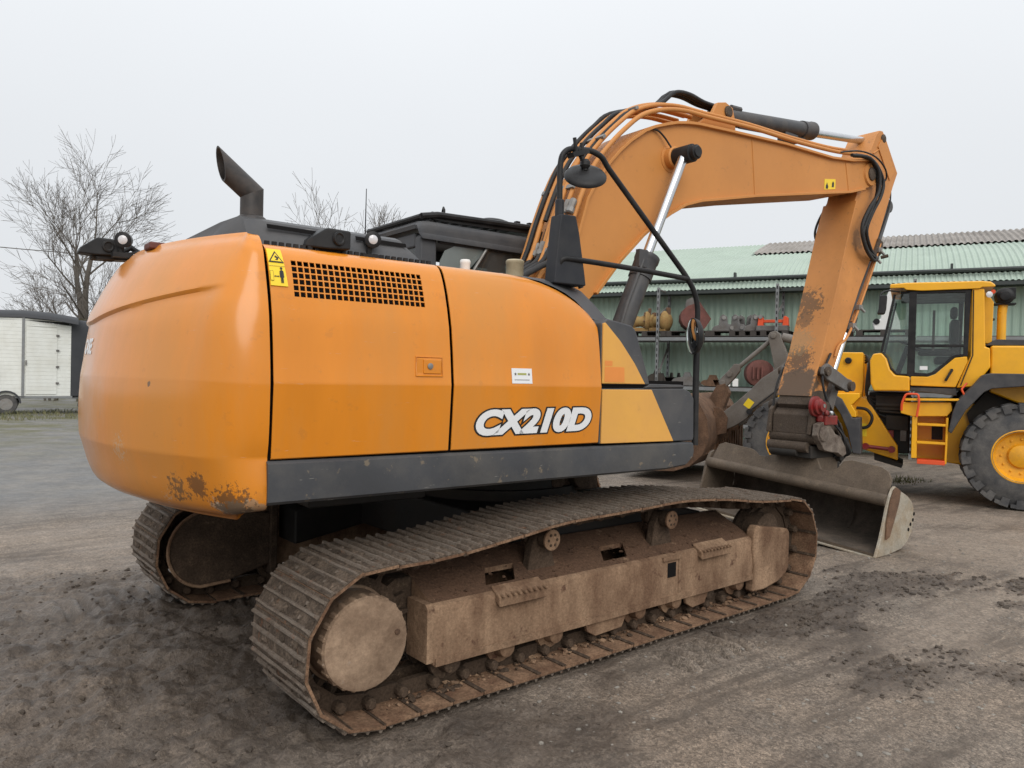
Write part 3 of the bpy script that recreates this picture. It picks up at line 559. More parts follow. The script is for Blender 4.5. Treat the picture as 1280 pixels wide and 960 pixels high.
for i, (s, w, h, mt, lab) in enumerate([(.45, .5, .3, 'belly', 'black excavator bucket lying on the lower rack shelf behind the leaning post'), (-.35, .65, .22, 'castgrey', 'low grey bucket lying on the lower rack shelf right of the black bucket'), (-1.0, .35, .16, 'rustmud', 'flat rusty bucket on the lower rack shelf behind the loader bucket'), (1.5, .5, .3, 'rustmud', 'rusty bucket on the lower rack shelf half hidden by the excavator body'), (-2.75, .45, .3, 'belly', 'dark bucket on the lower rack shelf right of the faded red drum'), (-3.9, .6, .34, 'castgrey', 'grey bucket on the lower rack shelf behind the loader tower'), (-.02, .38, .2, 'belly', 'small black bucket on the lower rack shelf between the black and grey buckets')]):
    t = thing('spare_bucket', lab, 'bucket', group='spare buckets on the lower shelf')
    pr = [(-.5*w, 0)]+[(w*.5*math.cos(a)+.02, h*.5+h*.5*math.sin(a)) for a in np.linspace(-1.4, 1.5, 7)]+[(-.3*w, h)]
    MB().rings([[(x, -.34, z), (x, .34, z), (x*.93, .34, z*.9+.01), (x*.93, -.34, z*.9+.01)] for x, z in pr]).build('shell', M[mt], t, smooth=50)
    for y in (-.36, .34): MB().py(pr, y, y+.02).build('side_plate', M[mt], t)
    for y in (-.12, .08): MB().py([(-.1, h*.9), (.12, h*.9), (.06, h+.12), (-.04, h+.12)], y, y+.03).build('ear', M[mt], t)
    place(t, s, .05, 1.507, .3-.2*i)

# ------------------------------------------------------------------ trees
def tree(name, label, loc, H, spread, seed, trunk_r, fork=0.33, nlimb=2, depth=5, multi=0, lean=0.0, twig=0.011, group=None):
    rnd = random.Random(seed); t = thing(name, label, 'tree', loc, 0, group); tr = MB(); cr = MB()
    def rv(s): return Vector((rnd.gauss(0, s), rnd.gauss(0, s), rnd.gauss(0, s)))
    def limb(p, d, ln, r, lev, mb):
        k = 5 if lev < 2 else (4 if lev < 4 else 3); pts = [p]; rs = [r]; q = p.copy(); dd = d.copy(); kids = []
        r1 = max(twig*.75, r*(0.5 if lev else .62))
        for i in range(k):
            dd = (dd + rv(.075 if lev else .04) + Vector((0, 0, .05 if lev < 3 else .02))).normalized(); q = q+dd*ln/k; pts.append(q.copy()); rs.append(r+(r1-r)*(i+1)/k)
            kids.append((q.copy(), dd.copy(), rs[-1], (i+1)/k))
        mb.tube(pts, rs, 9 if lev == 0 else (6 if lev < 2 else (4 if lev < 3 else 3)), caps=False)
        if lev >= depth: return
        nk = (4, 6, 6, 6, 4)[min(lev, 4)]
        for j in range(nk):
            f = 0.28+0.72*(j+rnd.random())/nk if lev else .55+.45*rnd.random(); i = min(k-1, int(f*k)); pp, pd, pr, _ = kids[i]; ax = pd.cross(rv(1)).normalized()
            ang = rnd.uniform(.35, .85) if j < nk-1 else rnd.uniform(.05, .25)
            nd = (Matrix.Rotation(ang, 3, ax) @ pd).normalized()
            if lev < 2: nd = (nd+Vector((nd.x*spread, nd.y*spread, .12))).normalized()
            limb(pp, nd, ln*rnd.uniform(.5, .72), max(twig*.8, pr*rnd.uniform(.45, .68)), lev+1, cr)
    if multi:
        for i in range(multi):
            a = 2*PI*i/multi+rnd.random(); limb(Vector((.25*math.cos(a), .25*math.sin(a), 0)), Vector((spread*math.cos(a)*rnd.random(), spread*math.sin(a)*rnd.random(), 1)).normalized(), H*rnd.uniform(.4, .6), trunk_r, 1, tr if i == 0 else cr)
    else:
        p = Vector((0, 0, 0)); pts = [p]; rs = [trunk_r*1.25]
        for i in range(4): p = p+Vector((rnd.gauss(lean, .06), rnd.gauss(0, .06), H*fork/4)); pts.append(p.copy()); rs.append(trunk_r*(1-.05*i))
        tr.tube(pts, rs, 12, caps=False)
        for i in range(nlimb):
            a = _yaw-PI/2 + PI*i + rnd.uniform(-.3, .3)
            limb(p-Vector((0, 0, .15)), Vector((.28*math.cos(a), .28*math.sin(a), 1)).normalized(), H*(.46 if i == 0 else .44), trunk_r*.62, 1, cr)
        for i in range(9):
            a = rnd.uniform(0, 2*PI); z = rnd.uniform(.45, 1.0)*H*fork; limb(Vector((0, 0, z)), Vector((math.cos(a), math.sin(a), rnd.uniform(.5, 1))).normalized(), H*rnd.uniform(.2, .33), trunk_r*.24, 2, cr)
    tr.build('trunk', M['bark'], t, smooth=60); cr.build('crown', M['twig'], t, smooth=60, recalc=False)
    return t
tree('bare_tree', 'tall bare tree with a forked mossy trunk behind the horse trailer', (1.75, 34.05, 0), 7.5, .30, 41, .24, fork=.50, twig=.008)
tree('bare_shrub', 'low bare multi-stemmed shrub to the left of the forked tree', (0.6, 35.0, 0), 4.3, .3, 12, .05, multi=5, depth=4, twig=.008)
tree('bare_tree', 'distant bare treetop showing above the engine hood beside the aerial', (9.1, 23.4, 0), 6.6, .3, 21, .13, fork=.3, depth=5, twig=.008)
tag(MB().tube([Vector((-30, 42, 9.4)).lerp(Vector((26, 36, 9.0)), k/30)+Vector((0, 0, -2.0*(1-(2*k/30-1)**2))) for k in range(31)], .022, 6).build('overhead_cable', M['castgrey']), 'thin grey overhead cable crossing the sky at the left edge', 'cable')

# ------------------------------------------------------------------ horse trailer
tl = thing('horse_trailer', 'black and off-white horse trailer parked at the far left of the yard', 'trailer', (-1.70, 24.69, 0), R(-5))
prof = [(.50, .56), (.50, 2.75), (.43, 3.05), (.25, 3.22)]
def boards(x0, x1, z0, z1a, z1b, org, rot, name, mt=M['trailerwhite']):
    b = MB(); n = int((max(z1a, z1b)-z0)/.125)
    for k in range(n+1):
        za, zb = z0+k*.125, z0+k*.125+.1215
        ta, tb = min(zb, z1a), min(zb, z1b)
        if ta <= za and tb <= za: continue
        b.ext([(x0, 0, za), (x1, 0, za), (x1, 0, max(za, tb)), (x0, 0, max(za, ta))], (0, .02, 0))
    o = b.build(name, mt, tl); o.location = org; o.rotation_euler = (0, 0, rot); return o
boards(-3.2, .40, .60, 3.05, 3.16, (0, 0, 0), 0, 'side_boards')
boards(0, 1.38, .60, 3.16, 2.98, (.46, 0, 0), R(14), 'front_boards')
cA, sA = math.cos(R(14)), math.sin(R(14))
def fr(x, y=0): return (.46+cA*x-sA*y, sA*x+cA*y)
dr = boards(.06, .96, .66, 2.97, 2.86, (.46, -.03, 0), R(14), 'groom_door')
b = MB(); 
for z in (1.0, 1.55, 2.1, 2.6): b.box(.93, 1.02, -.03, -.001, z, z+.06)
b.build('hinge', M['castgrey'], dr)
b = MB(); b.box(.04, .075, -.04, -.001, 1.62, 1.78); b.build('handle', M['steel'], dr, .005)
b = MB(); b.box(.395, .475, -.03, .06, .58, 3.18); b.build('corner_post', M['galv'], tl, .01)
b = MB(); b.rings([[(x, y0, z) for x, z in [(-3.4, 3.02), (.45, 3.18), (1.2, 3.14), (2.0, 3.02)]] for y0 in (-.04,)] + [[(x, y0, z+dz) for x, z in [(-3.4, 3.02), (.45, 3.18), (1.2, 3.14), (2.0, 3.02)]] for y0, dz in ((-.03, .10), (.25, .24), (1.0, .30), (1.8, .24), (2.1, .0))], caps=False, closed=False); b.build('roof', M['trailerblack'], tl, smooth=60)
nose = []
for z, ex in ((.60, .0), (.75, .04), (1.6, .10), (2.3, .06), (2.7, -.04), (2.95, -.2), (3.1, -.42), (3.2, -.7)):
    ring = []
    for a in np.linspace(-PI/2, PI/2, 13): ring.append((1.8+max(.3, 1.25+ex)*math.cos(a)*1.0, 1.15+.80*math.sin(a), z))
    nose.append(ring)
b = MB(); b.rings([r+[(1.78, 1.95, r[0][2]), (1.78, .35, r[0][2])] for r in nose], 0, True); b.build('nose_shell', M['trailerblack'], tl, smooth=50)
b = MB(); b.box(2.62, 2.98, .42, .9, 1.95, 2.5, rot=Matrix.Rotation(R(24), 3, 'Z')); b.build('nose_window', M['darkglass'], tl, .02)
b = MB(); b.box(-3.3, 1.85, .02, 2.0, .52, .598); b.box(1.85, 2.6, .5, 1.7, .50, .57); b.build('chassis', M['galv'], tl, .01)
b = MB(); b.box(-3.2, -3.15, .03, 2, .6, 3.0); b.box(-3.2, 1.75, 1.95, 2, .6, 3.0); b.box(-3.2, .4, .03, 1.95, .6, .63); b.build('rear_wall', M['trailerwhite'], tl)
b = MB(); b.ext([(-.62+.17*1.1*math.cos(a), -.02, 2.32+.27*math.sin(a)) for a in np.linspace(0, 2*PI, 17)[:-1]], (0, .03, 0)); b.build('side_window', M['darkglass'], tl)
def wheel_small(x, y, lab=None):
    w = MB(); w.lathe((x, y, .33), (0, 1, 0), [(0, .2), (.01, .31), (.03, .33), (.17, .33), (.2, .2)], 22, 0); w.lathe((x, y-.005, .33), (0, 1, 0), [(0, .05), (.0, .19), (.03, .2)], 18, 1); return w.build('wheel', [M['tyre'], M['steel']], tl)
for x in (-.02, -.86):
    wheel_small(x, -.02); wheel_small(x, 1.85)
    b = MB(); arc = [(x+.42*math.cos(a), .36+.42*math.sin(a)) for a in np.linspace(.0, PI, 11)]; arc2 = [(x+.37*math.cos(a), .36+.37*math.sin(a)) for a in np.linspace(PI, .0, 11)]
    b.py(arc+arc2, -.10, .15); b.build('mudguard', M['trailerblack'], tl)
b = MB(); b.lathe((-.62, -.18, 1.32), (0, 1, 0), [(0, .22), (.02, .34), (.14, .34), (.16, .22)], 22); b.build('spare_wheel', M['rubber'], tl)
b = MB(); b.lathe((2.3, .9, .26), (0, 1, 0), [(0, .18), (.02, .26), (.14, .26), (.16, .18)], 18); b.build('jockey_wheel', M['rubber'], tl)
b = MB(); b.box(2.55, 2.75, .55, .8, .45, .58); b.build('marker_light', M['red'], tl, .02)

# ================================================================== tracked excavator
ex = thing('tracked_excavator', 'big orange tracked excavator with dark grey sills and mud-caked tracks in the foreground', 'excavator')

# ---- crawler tracks
PITCH_N = 50
def track_path():
    rr = 0.40; A = []
    for a in np.linspace(-90, -270, 25): A.append((-1.83+rr*math.cos(R(a)), .40+rr*math.sin(R(a))))
    top = smoothpts([(-1.83, 0, .80), (-1.46, 0, .805), (-1.05, 0, .845), (-.62, 0, .89), (0, 0, .905), (.42, 0, .915), (.9, 0, .885), (1.35, 0, .83), (1.80, 0, .80)], 8)
    A += [(p.x, p.z) for p in top[1:-1]]
    for a in np.linspace(90, -90, 25): A.append((1.80+rr*math.cos(R(a)), .40+rr*math.sin(R(a))))
    A.append((-1.83, 0.0))
    A = np.array(A); d = np.hypot(*np.diff(A, axis=0).T); L = np.concatenate([[0], np.cumsum(d)]); return A, L
TA, TL = track_path()
SW = 0.617
def shoe_meshes():
    out = []
    for var in range(4):
        rv = random.Random(var+3); b = MB(); L = TL[-1]/PITCH_N
        # local frame: x along the path, z outward (0 = grouser tips), y across
        b.box(-L*.5+.004, L*.5-.003, -SW/2, SW/2, -.036, -.022, 1)                       # plate, inner face
        b.box(-L*.5-.012, -L*.5+.016, -SW/2+.004, SW/2-.004, -.043, -.030, 3)                    # overlap lip
        b.box(-L*.5+.006, L*.5-.005, -SW/2+.002, SW/2-.002, -.0225, -.017, 2)
        for gx_ in (-.070, .0, .068):
            n = 9; h = [-.001-.006*rv.random() for _ in range(n)]; w = .0075
            top = [(gx_+rv.uniform(-.002, .002), -SW/2+.003+(SW-.006)*k/(n-1), h[k]) for k in range(n)]
            b.rings([[(x-w*1.6, y, -.020), (x-w*.7, y, z), (x+w*.7, y, z), (x+w*1.6, y, -.020)] for x, y, z in top], 0)
        for y in (-.155, .155):                                                           # bolts between grousers
            for x in (-.035, .034): b.lathe((x, y, -.020), (0, 0, 1), [(0, .012), (.009, .011)], 6, 0)
        for k in range(34):                                                               # packed mud lumps
            x = rv.choice((-.036, .034))+rv.uniform(-.01, .01); y = rv.uniform(-.28, .28); lump(b, (x, y, -.019), .008+.022*rv.random()**1.6, 2, (1.0, 1.5, .5), rv)
        for sy in (-1, 1):                                                               # chain links
            b.py([(-L*.62, -.085), (-L*.45, -.115), (L*.35, -.115), (L*.55, -.095), (L*.55, -.06), (L*.3, -.036), (-L*.4, -.036), (-L*.62, -.06)], sy*.075-.018, sy*.075+.018, 3)
            b.lathe((-L*.5, sy*.093, -.078), (0, sy, 0), [(0, .030), (.05, .030), (.062, .020)], 10, 3)
        out.append(b.mesh('track_shoe', [M['shoe'], M['shoein'], M['shoemud'], M['muddark']], 30))
    return out
SHOES = shoe_meshes()
def path_at(s):
    s = s % TL[-1]; return np.array([np.interp(s, TL, TA[:, 0]), np.interp(s, TL, TA[:, 1])])
def make_track(side):
    """side -1: the right track (near the camera)"""
    yc = 1.195*side; o = -side
    b = MB()
    # box beam: outer face low, roof sloping up towards the machine's middle
    def Yo(d): return yc + side*d
    sec = [(Yo(.205), .205), (Yo(.205), .485), (Yo(.175), .515), (Yo(-.14), .665), (Yo(-.20), .655), (Yo(-.20), .205)]
    holes = [(-.99, -.78), (.02, .22)]
    xs = [-1.47, -.99, -.78, .02, .22, 1.42]
    full = [(Yo(.205), .205), (Yo(.205), .485), (Yo(.198), .503), (Yo(.175), .515)]
    b.rings([[(x, y, z) for y, z in full] for x in (-1.47, 1.42)], 0, False, False)
    b.rings([[(x, y, z) for y, z in ((Yo(-.14), .665), (Yo(-.20), .655), (Yo(-.20), .205), (Yo(.205), .205))] for x in (-1.47, 1.42)], 0, False, False)
    b.add([(-1.47, y, z) for y, z in sec], [tuple(range(6))]); b.add([(1.42, y, z) for y, z in sec], [tuple(range(6))])
    fs_ = [0, .14, .52, 1.0]; gridp = []
    for f in fs_:
        y = .175+(-.14-.175)*f; z = .515+.15*f; k = 0.0 if f in (0, 1.0) else (.22*(f-.33))
        gridp.append([(x+(k if 0 < i_ < 5 else 0), Yo(y), z) for i_, x in enumerate((-1.47, -1.04, -.83, -.10, .12, 1.42))])
    vs_ = [p for g in gridp for p in g]; ff = []
    for j in range(3):
        for i_ in range(5):
            if j == 1 and i_ in (1, 3): continue
            ff.append((j*6+i_, j*6+i_+1, (j+1)*6+i_+1, (j+1)*6+i_))
    b.add(vs_, ff, 1)
    body = b
    for i_ in (1, 3):                                   # walls of the openings
        loop = [gridp[1][i_], gridp[1][i_+1], gridp[2][i_+1], gridp[2][i_]]; low = [(x, y, z-.03) for x, y, z in loop]
        b.add(loop+low, [(k, (k+1) % 4, 4+(k+1) % 4, 4+k) for k in range(4)])
    body.px([(Yo(.215), .195), (Yo(.215), .235), (Yo(.15), .235), (Yo(.15), .195)], -1.46, 1.42)      # lower flange
    body.px([(Yo(.212), .22), (Yo(.212), .50), (Yo(.19), .52), (Yo(.02), .52), (Yo(.02), .22)], -1.515, -1.475)   # end plate
    tf = body.build('track_frame', [M['mud'], M['mudtop']], ex); tf.rotation_euler.z = TH
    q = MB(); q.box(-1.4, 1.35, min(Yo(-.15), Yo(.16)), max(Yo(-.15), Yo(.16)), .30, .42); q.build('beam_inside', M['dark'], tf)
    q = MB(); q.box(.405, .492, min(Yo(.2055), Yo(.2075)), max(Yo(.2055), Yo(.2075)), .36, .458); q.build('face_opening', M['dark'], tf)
    q = MB(); q.box(.35, .545, min(Yo(.205), Yo(.2165)), max(Yo(.205), Yo(.2165)), .475, .505); q.box(.52, .545, min(Yo(.205), Yo(.212)), max(Yo(.205), Yo(.212)), .23, .475); q.build('seam_plate', M['mud'], tf, .004)
    for x0, x1, z in ((-1.07, -.72, .44), (.73, 1.08, .445)):                                    # foot steps
        q = MB(); q.ext([(x0, Yo(.16), z+.10), (x1, Yo(.16), z+.10), (x1, Yo(.243), z+.05), (x0, Yo(.243), z+.05)], (0, 0, -.055))
        for k in range(9): q.box(x0+.02+k*(x1-x0-.04)/8-.008, x0+.02+k*(x1-x0-.04)/8+.008, min(Yo(.20), Yo(.264)), max(Yo(.20), Yo(.245)), z+.048, z+.066)
        q.build('foot_step', M['mud'], tf, .008)
    # final drive
    cx, cz = -1.885, .418
    q = MB(); q.lathe((cx, Yo(.02), cz), (0, side, 0), [(0, .235), (.05, .235), (.06, .222), (.215, .218), (.225, .222), (.243, .216), (.248, .200), (.251, .05)], 48)
    fd = q.build('final_drive', M['cap'], tf, smooth=40)
    q = MB()
    for k in range(24): a = 2*PI*k/24; q.lathe((cx+.208*math.cos(a), Yo(.2), cz+.208*math.sin(a)), (0, side, 0), [(0, .020), (.050, .019), (.0575, .013)], 8)
    q.build('cover_bolt', M['cap'], fd)['kind'] = 'stuff'
    q = MB(); q.lathe((cx+.16, Yo(.268), cz+.03), (0, side, 0), [(0, .016), (.008, .014)], 8); q.build('drain_plug', M['rustmud'], fd)
    # sprocket
    q = MB(); n = 21; pts = []
    for k in range(n):
        for f, r_ in ((.0, .265), (.28, .265), (.42, .322), (.58, .322), (.72, .265)):
            a = 2*PI*(k+f)/n; pts.append((-1.83+r_*math.cos(a), .405+r_*math.sin(a)))
    q.py(pts, yc-.03, yc+.03); q.build('sprocket', M['muddark'], tf)
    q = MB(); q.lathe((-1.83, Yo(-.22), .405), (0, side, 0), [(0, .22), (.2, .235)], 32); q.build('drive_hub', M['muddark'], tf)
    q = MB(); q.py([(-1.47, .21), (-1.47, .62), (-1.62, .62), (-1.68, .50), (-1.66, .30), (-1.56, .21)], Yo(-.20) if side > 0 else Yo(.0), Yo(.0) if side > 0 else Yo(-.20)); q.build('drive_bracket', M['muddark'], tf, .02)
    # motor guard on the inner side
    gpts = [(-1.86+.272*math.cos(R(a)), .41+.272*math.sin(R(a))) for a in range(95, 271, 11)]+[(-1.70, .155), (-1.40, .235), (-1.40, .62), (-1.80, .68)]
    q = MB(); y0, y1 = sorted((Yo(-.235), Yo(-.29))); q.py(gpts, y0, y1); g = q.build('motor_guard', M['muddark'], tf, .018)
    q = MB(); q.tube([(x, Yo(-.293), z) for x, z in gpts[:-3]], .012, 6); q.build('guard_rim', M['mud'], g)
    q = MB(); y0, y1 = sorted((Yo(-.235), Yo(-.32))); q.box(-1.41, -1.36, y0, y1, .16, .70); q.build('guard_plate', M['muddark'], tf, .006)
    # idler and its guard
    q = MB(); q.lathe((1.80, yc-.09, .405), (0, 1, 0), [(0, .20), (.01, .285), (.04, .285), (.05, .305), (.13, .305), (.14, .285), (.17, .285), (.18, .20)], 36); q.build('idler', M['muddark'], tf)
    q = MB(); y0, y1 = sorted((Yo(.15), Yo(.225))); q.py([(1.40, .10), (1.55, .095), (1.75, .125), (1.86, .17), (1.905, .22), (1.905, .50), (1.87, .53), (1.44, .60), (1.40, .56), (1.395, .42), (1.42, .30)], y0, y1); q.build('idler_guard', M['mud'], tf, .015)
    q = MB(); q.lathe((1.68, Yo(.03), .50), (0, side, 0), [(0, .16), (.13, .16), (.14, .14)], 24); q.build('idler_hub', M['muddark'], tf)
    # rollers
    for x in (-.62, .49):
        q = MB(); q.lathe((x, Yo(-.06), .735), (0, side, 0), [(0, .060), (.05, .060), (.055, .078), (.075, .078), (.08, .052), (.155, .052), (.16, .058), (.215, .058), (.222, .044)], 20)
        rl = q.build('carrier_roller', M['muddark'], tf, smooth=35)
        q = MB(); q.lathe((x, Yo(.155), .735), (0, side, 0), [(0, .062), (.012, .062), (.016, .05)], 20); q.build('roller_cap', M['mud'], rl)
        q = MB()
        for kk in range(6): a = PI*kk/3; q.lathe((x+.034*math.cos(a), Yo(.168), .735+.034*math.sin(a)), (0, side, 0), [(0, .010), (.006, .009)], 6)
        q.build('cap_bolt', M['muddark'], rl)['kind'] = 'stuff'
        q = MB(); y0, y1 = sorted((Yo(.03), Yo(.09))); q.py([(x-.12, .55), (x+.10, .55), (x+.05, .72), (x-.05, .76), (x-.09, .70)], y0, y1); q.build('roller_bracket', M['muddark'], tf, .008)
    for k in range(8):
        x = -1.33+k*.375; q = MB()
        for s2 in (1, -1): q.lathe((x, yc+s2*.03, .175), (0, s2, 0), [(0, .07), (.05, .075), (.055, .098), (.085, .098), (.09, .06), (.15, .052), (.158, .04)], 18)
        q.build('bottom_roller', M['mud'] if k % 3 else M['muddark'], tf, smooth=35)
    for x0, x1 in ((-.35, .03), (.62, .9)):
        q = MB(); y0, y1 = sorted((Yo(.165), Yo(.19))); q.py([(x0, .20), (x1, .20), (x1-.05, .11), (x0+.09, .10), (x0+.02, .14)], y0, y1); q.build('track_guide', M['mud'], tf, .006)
    # shoes
    for k in range(PITCH_N):
        s0 = (k+.35)*TL[-1]/PITCH_N; p = path_at(s0); a = path_at(s0-.06); c = path_at(s0+.06); t = (c-a)/np.linalg.norm(c-a)
        # outward normal of the clockwise-from-bottom path
        n = np.array([t[1], -t[0]]);
        ctr = np.array([0.0, .42])
        if np.dot(n, p-np.array([np.clip(p[0], -1.83, 1.80), .40])) < 0: n = -n
        jit = random.uniform(-.003, .003)
        mw = Matrix(((t[0], 0, n[0], p[0]), (0, 1, 0, yc+jit), (t[1], 0, n[1], p[1]), (0, 0, 0, 1)))
        if mw.to_3x3().determinant() < 0: mw = Matrix(((-t[0], 0, n[0], p[0]), (0, 1, 0, yc+jit), (-t[1], 0, n[1], p[1]), (0, 0, 0, 1)))
        inst(SHOES[k % 4], 'track_shoe', tf, mw)
    q = MB(); ptsM = []
    rnd = random.Random(5+side)
    for k in range(420):                               # mud lying on the beam and packed round the rollers
        x = rnd.uniform(-1.4, 1.35); f = rnd.random(); y = .175+(-.14-.175)*f; z = .515+.15*f
        lump(q, (x, Yo(y), z+.001), .002+.011*rnd.random()**3, 2, (1.3, 1.1, .6), rnd)
    for k in range(900):
        x = rnd.uniform(-1.75, 1.7); lump(q, (x, Yo(rnd.uniform(-.02, .19)), rnd.uniform(.038, .048)), .003+.020*rnd.random()**3, 1 if rnd.random() < .6 else 0, (1.3, 1.1, .7), rnd)
    mo = q.build('packed_mud', [M['muddark'], M['mud'], M['mudtop']], tf); mo['kind'] = 'stuff'
    return tf
make_track(-1); make_track(1)

# ---- lower centre frame and slewing ring
b = MB(); b.box(-.75, .75, -1.02, 1.02, .50, .82)
b.py([(-1.3, .40), (-.7, .50), (-.7, .80), (-1.3, .66)], -1.02, -.70); b.py([(-1.3, .40), (-.7, .50), (-.7, .80), (-1.3, .66)], .70, 1.02)
b.py([(1.3, .40), (.7, .50), (.7, .80), (1.3, .66)], -1.02, -.70); b.py([(1.3, .40), (.7, .50), (.7, .80), (1.3, .66)], .70, 1.02)
o = b.build('centre_frame', M['underside'], ex, .02); o.rotation_euler.z = TH
MB().lathe((0, 0, .82), (0, 0, 1), [(0, .66), (.07, .66), (.07, .60), (.24, .60)], 48).build('slewing_ring', M['belly'], ex)
b = MB(); b.box(-2.2, .55, -1.30, 1.30, 1.085, 1.15); b.box(.552, 1.45, -.5, 1.30, 1.085, 1.15); b.box(-2.25, 1.5, -.30, -.24, .99, 1.07); b.box(-2.25, 1.5, .24, .30, .99, 1.07); b.box(-1.9, -1.2, -1.0, -.5, .98, 1.06); b.build('house_floor', M['underside'], ex, .01)
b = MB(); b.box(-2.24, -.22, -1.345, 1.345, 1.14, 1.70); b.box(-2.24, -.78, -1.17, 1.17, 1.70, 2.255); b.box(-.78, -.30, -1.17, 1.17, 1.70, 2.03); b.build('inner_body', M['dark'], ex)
b = MB(); b.box(.15, .60, -.55, -.42, .84, 1.08); b.cyl((.38, -.62, .95), (.38, -.40, .95), .085, 14); b.cyl((.16, -.60, .93), (.16, -.40, .93), .06, 14); b.build('belly_bracket', M['muddark'], ex, .01)

# ---- counterweight
PROF_R = [(.985, .235), (.99, .22), (1.005, .20), (1.03, .13), (1.065, .085), (1.136, .055), (1.22, .032), (1.302, .008), (1.40, .003), (1.55, 0), (1.645, 0), (1.80, .014), (1.91, .028), (2.0, .055), (2.063, .085), (2.15, .125), (2.226, .165), (2.29, .205), (2.326, .245), (2.342, .257), (2.348, .262)]
PROF_S = [(1.045, .22), (1.048, .12), (1.055, .06), (1.07, .028), (1.09, .013), (1.136, .010), (1.22, .016), (1.302, .026), (1.36, .012), (1.44, .004), (1.634, 0), (1.70, .004), (1.80, .015), (1.942, .036), (2.02, .056), (2.10, .083), (2.18, .112), (2.25, .138), (2.30, .175), (2.325, .205), (2.333, .225)]
def cw_plan():
    Rr = 2.806; ang0 = math.asin(1.392/Rr); pts = []
    c = Vector((-Rr*math.cos(ang0), -1.392)); tdir = Vector((math.sin(ang0), math.cos(ang0)))*-1   # towards the corner along the arc
    q = .184; A = Vector((c.x+q, -1.392)); a2 = ang0-q/Rr; B = Vector((-Rr*math.cos(a2), -Rr*math.sin(a2)))
    pts.append((Vector((-2.252, -1.392)), 0.0))
    for i in range(15):
        t = i/14; p = (1-t)**2*A+2*t*(1-t)*c+t*t*B; pts.append((p, t))
    for a in np.linspace(a2, -a2, 62)[1:-1]: pts.append((Vector((-Rr*math.cos(a), -Rr*math.sin(a))), 1.0))
    for i in range(14, -1, -1):
        t = i/14; p = (1-t)**2*A+2*t*(1-t)*c+t*t*B; pts.append((Vector((p.x, -p.y)), t))
    pts.append((Vector((-2.252, 1.392)), 0.0)); return pts
def build_cw():
    plan = cw_plan(); n = len(plan); cols = []
    for i, (p, w) in enumerate(plan):
        t = (plan[min(i+1, n-1)][0]-plan[max(i-1, 0)][0]).normalized(); nrm = Vector((t.y, -t.x))
        if nrm.dot(p-Vector((-1.5, 0))) < 0: nrm = -nrm
        if i in (0, n-1): nrm = Vector((0, math.copysign(1, p.y)))
        y = abs(p.y); zl = 1.905+.11*max(0.0, .35+y) if p.y < 0 else 1.905+.11*max(0, .35-0*y)
        fade = float(sstep(1.33, 1.12, np.array(y)))
        ws = w*w*(3-2*w); col = []
        base = list(zip(PROF_S, PROF_R))
        def at(z_, d_): return z_, d_
        prof = [((1-ws)*a[0]+ws*b_[0], (1-ws)*a[1]+ws*b_[1]) for a, b_ in base]
        # rows locked to the groove
        zs = [z for z, d in prof]; ds = [d for z, d in prof]; ti = list(range(len(zs)))
        tl0 = float(np.interp(zl-.20, zs, ti)); tl1 = float(np.interp(zl+.02, zs, ti))
        tb = sorted(list(np.linspace(0, tl0, 26))+[6.82, 6.94, 7.06, 7.18, 9.93, 9.99, 10.05, 10.11]); rows = list(np.interp(tb, ti, zs))+[zl-.15, zl-.10, zl-.07, zl-.05, zl-.036, zl-.026, zl-.016, zl-.006, zl+.002, zl+.010]+list(np.interp(np.linspace(tl1, len(zs)-1, 18), ti, zs))
        cols.append((p, nrm, zl, fade, rows, zs, ds))
    grid = []
    for p, nrm, zl, fade, rows, zs, ds in cols:
        ring = []
        for z in rows:
            d = float(np.interp(z, zs, ds)); u = zl-z
            g = .022*fade*float(np.interp(u, [-.006, 0.0, .016, .03, .20, .5], [0, .05, .85, 1.0, .8, 0.0]))
            dd = d+g; q = p-nrm*dd; ring.append((q.x, q.y, z))
        grid.append(ring)
    b = MB(); b.rings(grid, 0, False, False); m = len(grid[0])
    b.pz([(min(p.x-n_.x*.25, -2.26), p.y-n_.y*.25) for p, n_, *_ in cols], 2.30, 2.322); b.add([g[0] for g in grid], [tuple(range(len(grid)))])
    b.add(grid[0]+grid[-1][::-1], [tuple(range(2*m))])
    return b.build('counterweight', M['cwpaint'], ex, smooth=40)
